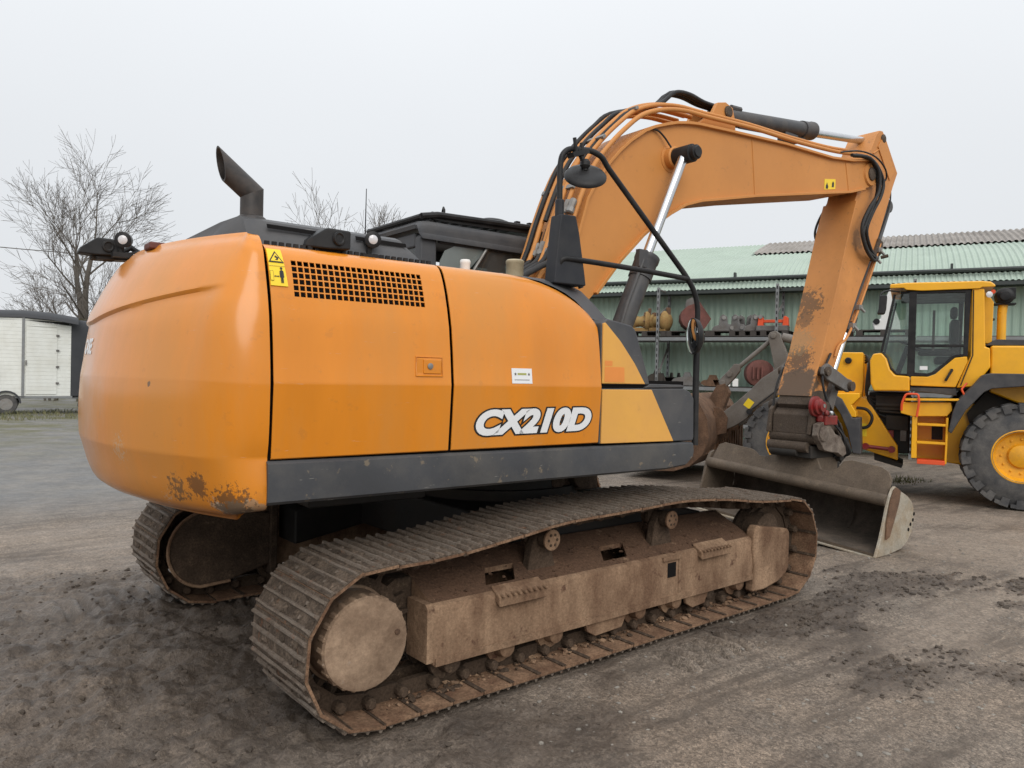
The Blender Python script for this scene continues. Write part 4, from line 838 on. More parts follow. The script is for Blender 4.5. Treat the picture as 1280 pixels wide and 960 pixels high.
def blobbed(src_mat, name, blobs):
    m = M[src_mat].copy(); m.name = name; t = m.node_tree; N = t.nodes; L = t.links; p = N['Principled BSDF']
    src = p.inputs['Base Color'].links[0].from_socket
    co = N.new('ShaderNodeTexCoord')
    def blob(c, r, sc, lo, hi, colr, amt):
        nonlocal src
        d = N.new('ShaderNodeVectorMath'); d.operation = 'DISTANCE'; L.new(co.outputs['Object'], d.inputs[0]); d.inputs[1].default_value = c
        nz = N.new('ShaderNodeTexNoise'); nz.inputs['Scale'].default_value = sc; nz.inputs['Detail'].default_value = 8; nz.inputs['Roughness'].default_value = .7; L.new(co.outputs['Object'], nz.inputs['Vector'])
        a = N.new('ShaderNodeMath'); a.operation = 'MULTIPLY_ADD'; a.inputs[1].default_value = -1.0/r; a.inputs[2].default_value = 1.0; L.new(d.outputs['Value'], a.inputs[0])
        s = N.new('ShaderNodeMath'); s.operation = 'MULTIPLY_ADD'; s.inputs[1].default_value = 1.6; L.new(nz.outputs[0], s.inputs[0]); L.new(a.outputs[0], s.inputs[2])
        mr = N.new('ShaderNodeMapRange'); mr.inputs[1].default_value = lo; mr.inputs[2].default_value = hi; mr.inputs[4].default_value = amt; L.new(s.outputs[0], mr.inputs[0])
        x = N.new('ShaderNodeMixRGB'); L.new(mr.outputs[0], x.inputs[0]); L.new(src, x.inputs[1]); x.inputs[2].default_value = (*colr, 1); src = x.outputs[0]
    for b_ in blobs: blob(*b_)
    L.new(src, p.inputs['Base Color']); return m
M['cwpaint'] = blobbed('orange', 'counterweight_paint', [((-2.62, -.95, 1.06), .16, 60, 1.44, 1.50, (.45, .36, .25), .7), ((-2.68, -.6, 1.30), .22, 70, 1.5, 1.55, (.50, .36, .22), .6), ((-2.52, -1.18, 1.16), .12, 44, 1.24, 1.31, (.075, .038, .02), .75),
    ((-2.60, -1.05, 1.12), .2, 40, 1.42, 1.48, (.10, .06, .03), .8),
    ((-2.46, -1.26, 1.045), .10, 30, 1.10, 1.22, (.40, .33, .25), .85),
    ((-2.37, -1.32, 1.05), .11, 30, 1.14, 1.24, (.36, .29, .21), .85),
    ((-2.30, -1.36, 1.06), .10, 30, 1.2, 1.3, (.30, .2, .12), .85),
    ((-2.40, -1.32, 1.05), .26, 46, 1.36, 1.42, (.06, .035, .02), .75),
    ((-2.74, -.1, 1.55), .5, 3, 1.2, 1.7, (.60, .33, .19), .55),
    ((-2.72, -.75, 1.45), .03, 40, 1.35, 1.42, (.10, .06, .03), .9),
    ((-2.66, -.9, 1.62), .025, 50, 1.25, 1.32, (.12, .07, .03), .9),
    ((-2.5, -1.25, 1.92), .06, 30, 1.35, 1.42, (.12, .07, .03), .8)])
build_cw()

# ---- text on flat or curved metal
def textmesh(body, size, ext, offset, shear, spc=1.0, sx=1.0):
    c = bpy.data.curves.new('lettering', 'FONT'); c.body = body; c.size = size; c.offset = offset; c.shear = shear; c.space_character = spc; c.align_x = 'CENTER'; c.align_y = 'CENTER'; c.extrude = ext; c.fill_mode = 'BOTH'; c.resolution_u = 6
    o = bpy.data.objects.new('lettering', c); COL.objects.link(o); bpy.context.view_layer.update()
    me = bpy.data.meshes.new_from_object(o.evaluated_get(bpy.context.evaluated_depsgraph_get())); bpy.data.objects.remove(o); bpy.data.curves.remove(c)
    for v in me.vertices: v.co.x *= sx
    return me

# ---- side doors (skin with the machine's section: crease at z 1.645, leaning in above)
SIDE = [(1.292, -1.372), (1.297, -1.378), (1.40, -1.384), (1.52, -1.391), (1.632, -1.397), (1.642, -1.3975), (1.652, -1.395), (1.80, -1.380), (1.942, -1.361), (2.04, -1.338), (2.12, -1.314), (2.19, -1.288), (2.235, -1.266), (2.262, -1.247), (2.28, -1.222), (2.290, -1.19), (2.296, -1.14), (2.30, -1.05), (2.30, -.90)]
def yside(z): return float(np.interp(z, [a for a, b_ in SIDE[:15]], [b_ for a, b_ in SIDE[:15]]))
def skin(name, xs, zs, hole=None, top=None, mt='orange', parent=ex, sgn=1):
    b = MB(); grid = []
    prof = [(z, yside(z)) for z in zs]+[p for p in SIDE[15:]]
    for x in xs:
        k = 1.0
        if top: k = (interp(x, top)-1.652)/(2.30-1.652)
        row = []; y19 = yside(2.19); z19 = 1.652+(2.19-1.652)*k
        for z, y in prof:
            zz = z if z <= 1.652 else 1.652+(z-1.652)*k
            if top and z > 1.652: y = yside(zz) if z <= 2.191 else yside(z19)+(y-y19)
            row.append((x, y*sgn, zz))
        grid.append(row)
    n = len(prof); vs = [p for g in grid for p in g]; fs = []
    for i in range(len(xs)-1):
        for j in range(n-1):
            if hole and hole(xs[i], xs[i+1], prof[j][0], prof[j+1][0], j): continue
            f = (i*n+j, (i+1)*n+j, (i+1)*n+j+1, i*n+j+1); fs.append(f if sgn > 0 else f[::-1])
    b.add(vs, fs); o = b.build(name, M[mt], parent, smooth=35, recalc=False)
    s = o.modifiers.new('thickness', 'SOLIDIFY'); s.thickness = .006; s.offset = -1; e_ = o.modifiers.new('split', 'EDGE_SPLIT'); e_.split_angle = R(28)
    return o
# engine door with punched grille
gx0, gx1, gz0, gz1, NC, NR = -2.130, -1.424, 2.038, 2.218, 23, 6
cw_, ch_ = (gx1-gx0)/NC, (gz1-gz0)/NR
xs = [-2.238, -2.2]; holeX = set()
for i in range(NC):
    a = gx0+i*cw_+.0032; xs += [a, a+cw_-.0064]; holeX.add(round(a, 5))
xs += [-1.40, -1.294]
zs = [z for z, y in SIDE[:15] if z < gz0-.01 or z > gz1+.008]+[2.028, 1.9, 1.98]; holeZ = set()
for i in range(NR):
    a = gz0+i*ch_+.003; zs += [a, a+ch_-.006]; holeZ.add(round(a, 5))
zs = sorted(zs)
door1 = skin('engine_door', xs, zs, lambda x0, x1, z0, z1, j: round(x0, 5) in holeX and round(z0, 5) in holeZ)
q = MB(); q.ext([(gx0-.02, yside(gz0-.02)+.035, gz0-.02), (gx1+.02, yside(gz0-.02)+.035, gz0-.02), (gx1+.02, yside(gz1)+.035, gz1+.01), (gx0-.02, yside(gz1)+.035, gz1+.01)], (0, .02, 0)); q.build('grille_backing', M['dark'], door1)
# door latch
b = MB(); b.box(-1.50, -1.352, yside(1.73)-.003, yside(1.73)+.004, 1.690, 1.776); b.build('latch_recess', M['orange'], door1, .003)
b = MB(); b.box(-1.462, -1.357, yside(1.73)-.009, yside(1.73)+.004, 1.696, 1.770); lt = b.build('latch_handle', M['orange'], door1, .004)
MB().lathe((-1.425, yside(1.735)-.009, 1.735), (0, -1, 0), [(0, .016), (.006, .016), (.008, .011)], 16).build('lock_cylinder', M['steel'], lt)
b = MB()
fr_ = [(-1.504, 1.684), (-1.348, 1.684), (-1.348, 1.782), (-1.504, 1.782)]
b.tube([(x, yside(z)-.002, z) for x, z in fr_+[fr_[0]]], .004, 6); b.build('latch_rim', M['orange'], door1)
top3 = [(-1.3, 2.30), (-.80, 2.30), (-.66, 2.290), (-.55, 2.268), (-.45, 2.238), (-.37, 2.204), (-.30, 2.163), (-.24, 2.115), (-.205, 2.075)]
door2 = skin('pump_door', list(np.linspace(-1.276, -.80, 5))+list(np.linspace(-.74, -.205, 16)), [z for z, y in SIDE[:15]], None, top3)
skin('engine_door', [-2.25, -1.29], [z for z, y in SIDE[:15]], sgn=-1); skin('engine_door', [-1.27, -.70], [z for z, y in SIDE[:15]], sgn=-1)
# white sticker
def wallpoly(poly, off, th, mt, name, parent, ny=None):
    b = MB(); a = [(x, yside(z)-off, z) for x, z in poly]; b.ext(a, (0, -th, 0)); return b.build(name, M[mt], parent)
st = wallpoly([(-.892, 1.652), (-.748, 1.652), (-.75, 1.737), (-.894, 1.737)], .001, .0015, 'decalw', 'paper_sticker', door2)
for x, c in ((-.868, 'decalk'), (-.772, 'decalk')):
    s5 = [(x+.010*(1 if k % 2 == 0 else .45)*math.sin(PI*k/5), 1.7045+.010*(1 if k % 2 == 0 else .45)*math.cos(PI*k/5)) for k in range(10)]
    wallpoly(s5, .003, .0006, 'castgrey', 'sticker_star', st)
wallpoly([(-.853, 1.700), (-.79, 1.700), (-.79, 1.711), (-.853, 1.711)], .003, .0006, 'decalg', 'sticker_print', st)
wallpoly([(-.875, 1.671), (-.768, 1.671), (-.768, 1.674), (-.875, 1.674)], .003, .0006, 'castgrey', 'sticker_rule', st)
# warning sign
q = MB(); zz_ = np.linspace(2.085, 2.262, 9); q.rings([[(-2.236, yside(z)-.006, z), (-2.155-.013*(z-2.085)/.177, yside(z)-.006, z), (-2.155-.013*(z-2.085)/.177, yside(z)+.002, z), (-2.236, yside(z)+.002, z)] for z in zz_]); wd = q.build('warning_sticker', M['decaly'], door1)
def wpr(poly, nm='warning_print', mt='decalk', off=.003): off += .0055; return wallpoly(poly, off, .0006, mt, nm, wd)
def tilt(x, z): return (x, z)
tri = [(-2.236, 2.196), (-2.164, 2.196), (-2.200, 2.252)]; tri2 = [(-2.226, 2.202), (-2.174, 2.202), (-2.200, 2.242)]
wpr(tri); wpr(tri2, 'warning_ground', 'decaly', .0038); wpr([(-2.206, 2.208), (-2.192, 2.208), (-2.186, 2.220), (-2.202, 2.230), (-2.206, 2.222), (-2.196, 2.216)], off=.0046)
wpr([(-2.236, 2.108), (-2.220, 2.108), (-2.220, 2.155), (-2.236, 2.155)]); wpr([(-2.2345, 2.1095), (-2.2215, 2.1095), (-2.2215, 2.1535), (-2.2345, 2.1535)], 'warning_ground', 'decaly', .0038)
wpr([(-2.218, 2.130), (-2.211, 2.134), (-2.211, 2.1315), (-2.2, 2.1315), (-2.2, 2.134), (-2.193, 2.130), (-2.2, 2.126), (-2.2, 2.1285), (-2.211, 2.1285), (-2.211, 2.126)])
wpr([(-2.190, 2.156), (-2.181, 2.162), (-2.172, 2.156), (-2.171, 2.126), (-2.175, 2.126), (-2.175, 2.100), (-2.180, 2.100), (-2.181, 2.124), (-2.182, 2.100), (-2.187, 2.100), (-2.187, 2.126), (-2.191, 2.126)])
wpr([(-2.181+.006*math.cos(a), 2.169+.006*math.sin(a)) for a in np.linspace(0, 2*PI, 11)[:-1]])
wpr([(-2.241, 2.1775), (-2.162, 2.1785), (-2.162, 2.180), (-2.241, 2.179)], mt='yelrust')
# model lettering
zc_, xc_ = 1.432, -.722
for nm, off, dpt, mt in (('lettering_outline', .0195, .0012, 'decalk'), ('lettering', .0105, .0028, 'decalw')):
    me = textmesh('CX210D', .176, .0006, off, .26, 1.0, 1.30); o = inst(me, nm, door2); me.materials.append(M[mt])
    tl_ = math.atan2(yside(1.50)-yside(1.36), .14)
    o.matrix_local = Matrix.Translation((xc_, yside(zc_)-dpt, zc_)) @ Matrix.Rotation(R(-.6), 4, 'Y') @ Matrix.Rotation(PI/2-tl_, 4, 'X')
# lettering at the middle of the counterweight, bent round it
me = textmesh('CASE', .115, .0006, .004, 0, 1.0, 1.0); me.materials.append(M['decalw'])
bm = bmesh.new(); bm.from_mesh(me); bmesh.ops.subdivide_edges(bm, edges=bm.edges, cuts=2); bm.to_mesh(me); bm.free()
for v in me.vertices:
    yy = -v.co.x+.06; r_ = 2.806+.001+v.co.z; zz = 1.80+v.co.y
    r_ -= float(np.interp(zz, [a for a, b_ in PROF_R], [b_ for a, b_ in PROF_R]))+.02*float(np.interp(1.93-zz, [0, .03, .2, .5], [0, 1, .8, 0]))
    v.co = (-math.sqrt(max(.01, r_*r_-yy*yy)), yy, zz)
o = inst(me, 'rear_lettering', ex)

# ---- sill, front box, faded panels
b = MB(); b.rings([[(x, y, z) for y, z in sec] for x, sec in [
    (-2.256, [(-1.2, 1.085), (-1.375, 1.085), (-1.392, 1.10), (-1.397, 1.19), (-1.392, 1.272), (-1.372, 1.285), (-1.2, 1.285)]),
    (.42, [(-1.2, 1.092), (-1.375, 1.092), (-1.392, 1.105), (-1.397, 1.19), (-1.392, 1.257), (-1.372, 1.268), (-1.2, 1.268)]),
    (.62, [(-1.2, 1.105), (-1.375, 1.108), (-1.390, 1.12), (-1.395, 1.19), (-1.390, 1.256), (-1.372, 1.266), (-1.2, 1.266)]),
    (.70, [(-1.2, 1.15), (-1.36, 1.155), (-1.377, 1.165), (-1.383, 1.20), (-1.378, 1.25), (-1.365, 1.262), (-1.2, 1.262)]),
    (.722, [(-1.2, 1.18), (-1.345, 1.185), (-1.36, 1.19), (-1.365, 1.21), (-1.36, 1.24), (-1.35, 1.252), (-1.2, 1.252)])]]); b.build('side_sill', M['sillgrey'], ex, smooth=25)
boxup = [(-.192, 1.652), (.256, 1.652), (.240, 1.705), (.122, 1.985), (.105, 2.01), (.075, 2.03), (-.14, 2.062), (-.192, 2.03)]
b = MB(); b.py(boxup, -1.372, -.62); fb = b.build('front_cover', M['grey'], ex, .012)
b = MB(); b.py([(-.192, 1.282), (.700, 1.272), (.708, 1.30), (.700, 1.565), (.655, 1.612), (.587, 1.634), (-.192, 1.628)], -1.376, -.62); lb = b.build('tool_box', M['grey'], ex, .012)
b = MB(); b.box(-.19, .6, -1.36, -.62, 1.60, 1.68); b.build('box_gap', M['dark'], ex)
b = MB(); b.py([(.20, 1.634), (.585, 1.638), (.60, 1.648), (.56, 1.657), (.26, 1.660)], -1.378, -.64); b.build('box_lid', M['grey'], ex, .005)
b = MB(); b.py([(-.184, 1.658), (.203, 1.658), (.10, 1.79), (-.03, 1.925), (-.165, 2.035), (-.184, 2.03)], -1.381, -1.365); fp = b.build('faded_panel', M['faded'], ex, .004)
b = MB(); b.py([(-.165, 1.668), (.01, 1.668), (.005, 1.762), (-.165, 1.762)], -1.3825, -1.381); b.build('panel_patch', M['patch'], fp)
b = MB(); b.py([(-.165, 1.768), (-.10, 1.768), (-.10, 1.80), (-.165, 1.80)], -1.3822, -1.381); b.build('panel_patch', M['patch'], fp)
b = MB(); b.py([(-.184, 1.287), (.487, 1.279), (.262, 1.622), (-.184, 1.622)], -1.385, -1.37); b.build('faded_panel', M['faded'], ex, .004)
# dark shoulder cover that follows the curved end of the pump door
oc = [(-.80, -1.00, 2.304), (-.66, -1.14, 2.293), (-.55, -1.19, 2.272), (-.45, -1.21, 2.243), (-.37, -1.23, 2.209), (-.30, -1.245, 2.168), (-.24, -1.255, 2.120), (-.185, -1.26, 2.065)]
ic = [(-.80, -1.0, 2.305), (-.58, -1.06, 2.31), (-.40, -1.08, 2.305), (-.24, -1.09, 2.295), (-.12, -1.10, 2.25), (-.02, -1.12, 2.17), (.05, -1.15, 2.09), (.10, -1.20, 2.03)]
oc2 = oc
b = MB(); b.rings([oc2, ic, [(x, y+.5, z-.02) for x, y, z in ic], [(x+.02, y+.06, 1.9) for x, y, z in oc2]], 0, False, False)
b.build('shoulder_cover', M['grey'], ex, smooth=40)
b = MB(); b.box(-.30, .22, -1.25, -.62, 1.66, 2.02); b.build('cover_core', M['grey'], ex)

# ---- pedestal, hand rails, mirrors
b = MB(); b.rings([[(-.30+dx*w/.13-.06*(1-w/.13), -1.15+dy, z) for dx, dy in ((-.13, -.05), (.10, -.07), (.10, .05), (-.13, .05))] for z, w in ((2.27, .14), (2.34, .13), (2.60, .085), (2.70, .06))]); b.cyl((-.365, -1.15, 2.68), (-.365, -1.15, 2.80), .030, 10)
b.build('rail_pedestal', M['pedestal'], ex, .012)
rail = [(-.365, -1.15, 2.70), (-.37, -1.15, 3.00), (-.36, -1.155, 3.08), (-.31, -1.16, 3.125), (-.15, -1.20, 3.135), (-.07, -1.215, 3.105), (-.03, -1.22, 3.05), (.64, -1.33, 2.40), (.72, -1.34, 2.30), (.75, -1.345, 2.20), (.75, -1.345, 1.94)]
b = MB(); b.tube(roundpts(rail, .10), .0185, 12); b.tube([(.75, -1.345, 1.96), (.745, -1.35, 1.62), (.745, -1.355, 1.24)], .0225, 12); hr = b.build('hand_rail', M['black'], ex, smooth=60)
b = MB(); b.tube(roundpts([(-.36, -1.16, 2.30), (-.40, -1.20, 2.43), (-.14, -1.23, 2.425), (.23, -1.28, 2.41), (.655, -1.335, 2.385)], .06), .0175, 10); b.build('lower_hand_rail', M['black'], ex, smooth=60)
b = MB(); b.tube([(-.24, -1.10, 2.50), (-.14, -1.12, 2.27)], .018, 8); b.tube([(.745, -1.35, 1.40), (.72, -1.3, 1.40)], .02, 8); b.build('rail_brace', M['black'], ex)
def mirror(pos, ax, r, nm, par, dep=.03):
    q = MB(); q.lathe(pos, ax, [(-dep, r*.62), (-dep*.55, r*.9), (0, r), (.010, r), (.012, r*.96)], 32); m_ = q.build(nm, M['black'], par, smooth=50)
    q = MB(); q.lathe(Vector(pos)+Vector(ax).normalized()*.0125, ax, [(0, r*.95), (.008, r*.80), (.018, r*.45), (.021, r*.05)], 32); q.build('mirror_glass', M['mirror'], m_, smooth=60); return m_
m1 = mirror((-.20, -1.20, 2.965), (.40, .56, -.72), .135, 'wide_mirror', ex, .028)
b = MB(); b.tube([(-.20, -1.20, 3.0), (-.215, -1.19, 3.06), (-.25, -1.18, 3.13)], .016, 8); b.ball((-.205, -1.2, 3.04), .035); b.box(-.32, -.18, -1.215, -1.155, 3.085, 3.115, rot=Matrix.Rotation(R(-20), 3, 'Y')); b.cyl((-.27, -1.19, 3.09), (-.29, -1.19, 3.19), .012, 8); b.cyl((-.22, -1.19, 3.09), (-.23, -1.19, 3.17), .012, 8); b.build('mirror_clamp', M['black'], m1)
m2 = mirror((.655, -1.395, 1.99), (-.85, .525, -.03), .125, 'round_mirror', ex, .045)
b = MB(); b.tube([(.69, -1.40, 1.99), (.75, -1.385, 1.985), (.75, -1.345, 1.985)], .016, 8); b.ball((.70, -1.40, 1.99), .035); b.box(.725, .80, -1.375, -1.32, 1.965, 2.01); b.cyl((.77, -1.36, 1.94), (.77, -1.36, 2.05), .012, 8); b.build('mirror_clamp', M['black'], m2)

# ---- engine hood, exhaust, cameras, lamps, filler caps
hp = lambda x, yv, z: (x, yv, z)
hoodsec = [(-1.12, 2.30), (-1.10, 2.345), (-1.04, 2.43), (-.98, 2.452), (.25, 2.452), (.36, 2.40), (.40, 2.30)]
b = MB(); b.rings([[(x+dx*(1 if k in (2, 3, 4, 5) else .3), y*sy+oy, 2.30+(z-2.30)*sz) for k, (y, z) in enumerate(hoodsec)] for x, dx, sy, oy, sz in ((-2.40, .08, .62, -.0, .55), (-2.36, .05, .80, .0, .92), (-2.27, 0, .985, 0, 1.0), (-1.42, 0, 1, 0, .96), (-1.33, -.05, 1, 0, .70), (-1.29, -.03, 1, 0, .05))]); hood = b.build('engine_hood', M['grey'], ex, .012, smooth=30)
b = MB()
for x0, x1 in ((-2.17, -1.76), (-1.70, -1.40)):
    b.ext([(x0, -1.073, 2.392), (x1, -1.071, 2.388), (x1, -1.062, 2.408), (x0, -1.064, 2.412)], (0, -.006, -.004))
b.build('vent_slot', M['dark'], hood)
b = MB()
for k in range(26): b.box(-2.2+k*.036, -2.178+k*.036, -1.135, -1.12, 2.296, 2.318)
b.build('seal_strip', M['black'], hood)
c0 = Vector((-2.19, -.9, 2.585)); ax = Vector((-.79, 0, .61)).normalized(); zv = Vector((0, 0, 1)); yv = Vector((0, 1, 0)); sd = ax.cross(yv); bn = (ax+zv).normalized()
def mit(p, d): return p+d*((c0-p).dot(bn)/d.dot(bn))
AN = np.linspace(0, 2*PI, 25)[:-1]
exo = MB(); exo.lathe((-2.19, -.9, 2.44), zv, [(0, .075), (.02, .07), (.03, .057)], 20)
exo.rings([[c0+Vector((1, 0, 0))*.056*math.cos(a)+yv*.056*math.sin(a)-zv*.14 for a in AN], [mit(c0+Vector((1, 0, 0))*.056*math.cos(a)+yv*.056*math.sin(a), zv) for a in AN]], 0, False)
pmat = mat('heat_stained_pipe', (.055, .050, .048), .5, .4, var=.25, vscale=12, dirt=(.11, .085, .07), damt=.3, dscale=12)
pip = exo.build('exhaust_pipe', pmat, ex, smooth=40)
def mouth(r_, xm): return [(lambda p: p+ax*((xm+(-.02)*((p.z-c0.z)/.05)-p.x)/ax.x))(c0-sd*r_*math.cos(a)+yv*r_*math.sin(a)) for a in AN]
b = MB(); b.rings([[mit(c0-sd*.056*math.cos(a)+yv*.056*math.sin(a), ax) for a in AN], mouth(.056, -2.345), mouth(.050, -2.345), [p-ax*.10 for p in mouth(.050, -2.345)]], 0, False); b.add([p-ax*.099 for p in mouth(.050, -2.345)], [tuple(range(24))], 1)
b.build('exhaust_outlet', [pmat, M['dark']], pip, smooth=40)
def camera_unit(x, y, z, nm='rear_camera'):
    q = MB(); q.rings([[(x-.115, y-.02, z-.045), (x-.115, y+.06, z-.045), (x-.10, y+.06, z-.01), (x-.10, y-.02, z-.01)], [(x-.02, y-.085, z-.055), (x-.02, y+.07, z-.055), (x-.02, y+.07, z+.058), (x-.02, y-.085, z+.050)], [(x+.10, y-.10, z-.05), (x+.10, y+.07, z-.05), (x+.10, y+.07, z+.05), (x+.10, y-.10, z+.045)]])
    c_ = q.build(nm, M['black'], ex, .01); MB().lathe((x+.035, y-.10, z), (.25, -1, .0), [(-.01, .034), (.006, .034), (.008, .026), (.002, .02)], 18).build('camera_lens', M['rubber'], c_); MB().box(x-.04, x+.08, y-.03, y+.05, z-.075, z-.05).build('mounting_foot', M['belly'], c_); return c_
camera_unit(-1.885, -1.10, 2.362)
def work_lamp(x, y, z, d, r=.043, nm='work_lamp', stem=True):
    q = MB(); d = Vector(d).normalized(); q.lathe(Vector((x, y, z))-d*.06, d, [(0, r*.55), (.02, r*.9), (.06, r), (.085, r*1.04), (.088, r*.9)], 20); l_ = q.build(nm, M['black'], ex, smooth=40)
    q = MB(); q.lathe(Vector((x, y, z))+d*.024, d, [(0, r*.72), (.006, r*.5), (.008, r*.05)], 18); q.build('lamp_lens', M['lens'], l_)
    if stem:
        q = MB(); q.tube([(x-.01, y+.01, z-.03), (x-.01, y+.02, z-.085)], .016, 8); q.box(x-.06, x+.05, y-.02, y+.05, z-.105, z-.078); q.build('lamp_bracket', M['black'], l_)
    return l_
work_lamp(-1.63, -1.12, 2.392, (-.25, -1, -.05), .042)
work_lamp(-2.565, .27, 2.452, (-.45, -1, -.12), .046, stem=True)
c2 = camera_unit(-2.675, .42, 2.412, 'rear_view_camera')
b = MB(); b.ext([(-2.70, .36, 2.355), (-2.44, .36, 2.385), (-2.36, .36, 2.36), (-2.42, .36, 2.35), (-2.69, .36, 2.335)], (0, .12, 0)); b.tube([(-2.58, .41, 2.37), (-2.5, .41, 2.43), (-2.40, .41, 2.36)], .02, 8); b.tube([(-2.62, .34, 2.36), (-2.55, .35, 2.38), (-2.46, .36, 2.40)], .008, 6); b.build('rear_bracket', M['black'], ex, .006)
b = MB(); b.box(-2.56, -2.47, -.40, -.26, 2.325, 2.362); b.build('rear_latch', M['redrust'], ex, .01)
for x, r_, h_, mt in ((-.895, .030, .075, 'white'), (-.515, .056, .115, 'cream')):
    q = MB(); q.lathe((x, -.9, 2.29), (0, 0, 1), [(0, r_), (h_, r_), (h_+.004, r_*1.06), (h_+.020, r_*1.06), (h_+.028, r_*.9)], 18); q.build('filler_cap', [M[mt]], ex, smooth=40)
MB().lathe((-.66, -.95, 2.29), (0, 0, 1), [(0, .022), (.03, .022), (.04, .012)], 10).build('breather', M['steel'], ex)
MB().box(-1.2, -.22, -.92, -.10, 2.2, 2.31).build('deck_plate', M['belly'], ex, .01)
MB().tube([(-1.27, -.3, 2.42), (-1.27, -.3, 2.62), (-1.268, -.3, 2.87)], [.006, .004, .0025], 6).build('aerial', M['black'], ex)

# ---- cab
b = MB()
b.py([(-.42, 1.16), (-.42, 2.78), (-.36, 2.82), (-.27, 2.82), (-.25, 1.16)], .46, .56); b.py([(-.42, 1.16), (-.42, 2.78), (-.36, 2.82), (-.27, 2.82), (-.25, 1.16)], 1.28, 1.38)
b.py([(-.42, 1.16), (-.42, 1.75), (1.25, 1.75), (1.25, 1.16)], .47, 1.37)
b.py([(.95, 1.75), (1.25, 1.75), (1.05, 2.80), (.86, 2.82)], .46, .52); b.py([(.95, 1.75), (1.25, 1.75), (1.05, 2.80), (.86, 2.82)], 1.32, 1.38)
b.box(-.415, -.36, .56, 1.28, 2.70, 2.82); b.box(-.25, .95, .462, .50, 2.74, 2.83); b.box(-.25, .95, 1.34, 1.378, 2.74, 2.83)
cab = b.build('cab', M['grey'], ex, .02)
b = MB(); rs = []
for y, dz, k in ((.425, -.045, .95), (.42, -.01, 1.0), (.44, .025, 1.0), (.50, .04, .98), (1.32, .04, .98), (1.39, .025, 1.0), (1.41, -.01, 1.0), (1.405, -.045, .95)):
    rs.append([(.3+(x-.3)*k, y, z+dz) for x, z in [(-.46, 2.80), (-.47, 2.83), (-.44, 2.86), (-.36, 2.872), (.75, 2.872), (.98, 2.84), (1.08, 2.77), (1.06, 2.74), (.9, 2.79), (-.40, 2.80)]])
b.rings(rs); b.build('cab_roof', M['grey'], cab, smooth=60)
MB().py([(.08, 2.0), (.95, 1.76), (.86, 2.74), (.22, 2.745), (.04, 2.55)], .468, .474).build('side_window', M['darkglass'], cab)
MB().py([(-.235, 1.76), (.07, 1.76), (.07, 2.5), (.205, 2.735), (-.10, 2.735), (-.19, 2.69), (-.235, 2.60)], .468, .474).build('rear_side_window', M['windowgrey'], cab)
MB().ext([(-.395, .57, 1.8), (-.395, 1.27, 1.8), (-.395, 1.27, 2.70), (-.395, .57, 2.70)], (.006, 0, 0)).build('rear_window', M['darkglass'], cab)
b = MB(); b.tube([(.225, .455, 2.765), (.05, .455, 2.50), (.05, .455, 1.8)], .015, 8); b.build('window_strut', M['steel'], cab)
b = MB(); b.box(.05, .6, .75, 1.05, 1.5, 2.0); b.box(-.08, .07, .75, 1.05, 1.9, 2.60); b.build('seat', M['black'], cab, .04)
b = MB()
for y in (.46, 1.38): b.tube([(-.42, y, 2.935), (-.27, y, 2.965), (1.05, y, 3.0)], .026, 8)
b.tube([(-.42, .46, 2.935), (-.42, 1.38, 2.935)], .022, 8)
for k in range(12): b.box(-.32+k*.11, -.25+k*.11, .46, 1.38, 2.955+k*.003, 2.985+k*.003)
b.py([(-.40, 2.935), (-.25, 2.97), (1.05, 3.005), (1.05, 2.945), (-.2, 2.92)], .47, .49)
for x in (-.30, .35, .95): b.cyl((x, .50, 2.85), (x, .50, 2.96), .018, 6)
b.build('roof_guard', M['black'], cab)
b = MB(); b.tube([(-.17, .52, 2.97), (-.17, .52, 3.03), (-.16, .55, 3.055), (-.15, .58, 3.03), (-.15, .58, 2.97)], .009, 8); b.build('lifting_eye', M['black'], cab)
b = MB(); b.ball((.40, .60, 3.01), .15, 0, 12, (1.2, .6, .28)); b.box(.56, .60, .5, .54, 2.99, 3.04); b.box(.70, .74, .5, .54, 2.99, 3.045); b.build('roof_lamp', M['black'], cab)

# ---- boom
boomR = [(.10, 1.80), (.30, 1.90), (.818, 2.375), (1.093, 2.679), (1.356, 2.921), (1.53, 3.05), (1.696, 3.155), (1.896, 3.264), (2.12, 3.335), (2.396, 3.393), (2.956, 3.513), (4.70, 3.838), (5.01, 3.925), (5.20, 3.99), (5.33, 4.10), (5.34, 4.20), (5.26, 4.27), (5.10, 4.27), (4.732, 4.195), (4.314, 4.146), (3.405, 4.115), (2.55, 4.056), (2.044, 4.018), (1.90, 3.997), (1.75, 3.965), (1.604, 3.918), (1.47, 3.87), (1.353, 3.812), (1.176, 3.69), (1.05, 3.58), (.944, 3.47), (.80, 3.29), (.703, 3.13), (.60, 2.80), (.50, 2.45), (.30, 2.18), (.08, 2.02), (.02, 1.90)]
b = MB(); b.py(boomR, -.225, .225); boom = b.build('boom', M['orange_arm'], ex)
def inset(poly, d):
    n = len(poly); out = []
    for i in range(n):
        p, q_, r_ = Vector(poly[i-1]), Vector(poly[i]), Vector(poly[(i+1) % n]); t = ((q_-p).normalized()+(r_-q_).normalized()).normalized(); out.append((q_.x-t.y*d, q_.y+t.x*d))
    return out
lower = boomR[2:13]; upper = boomR[16:34]
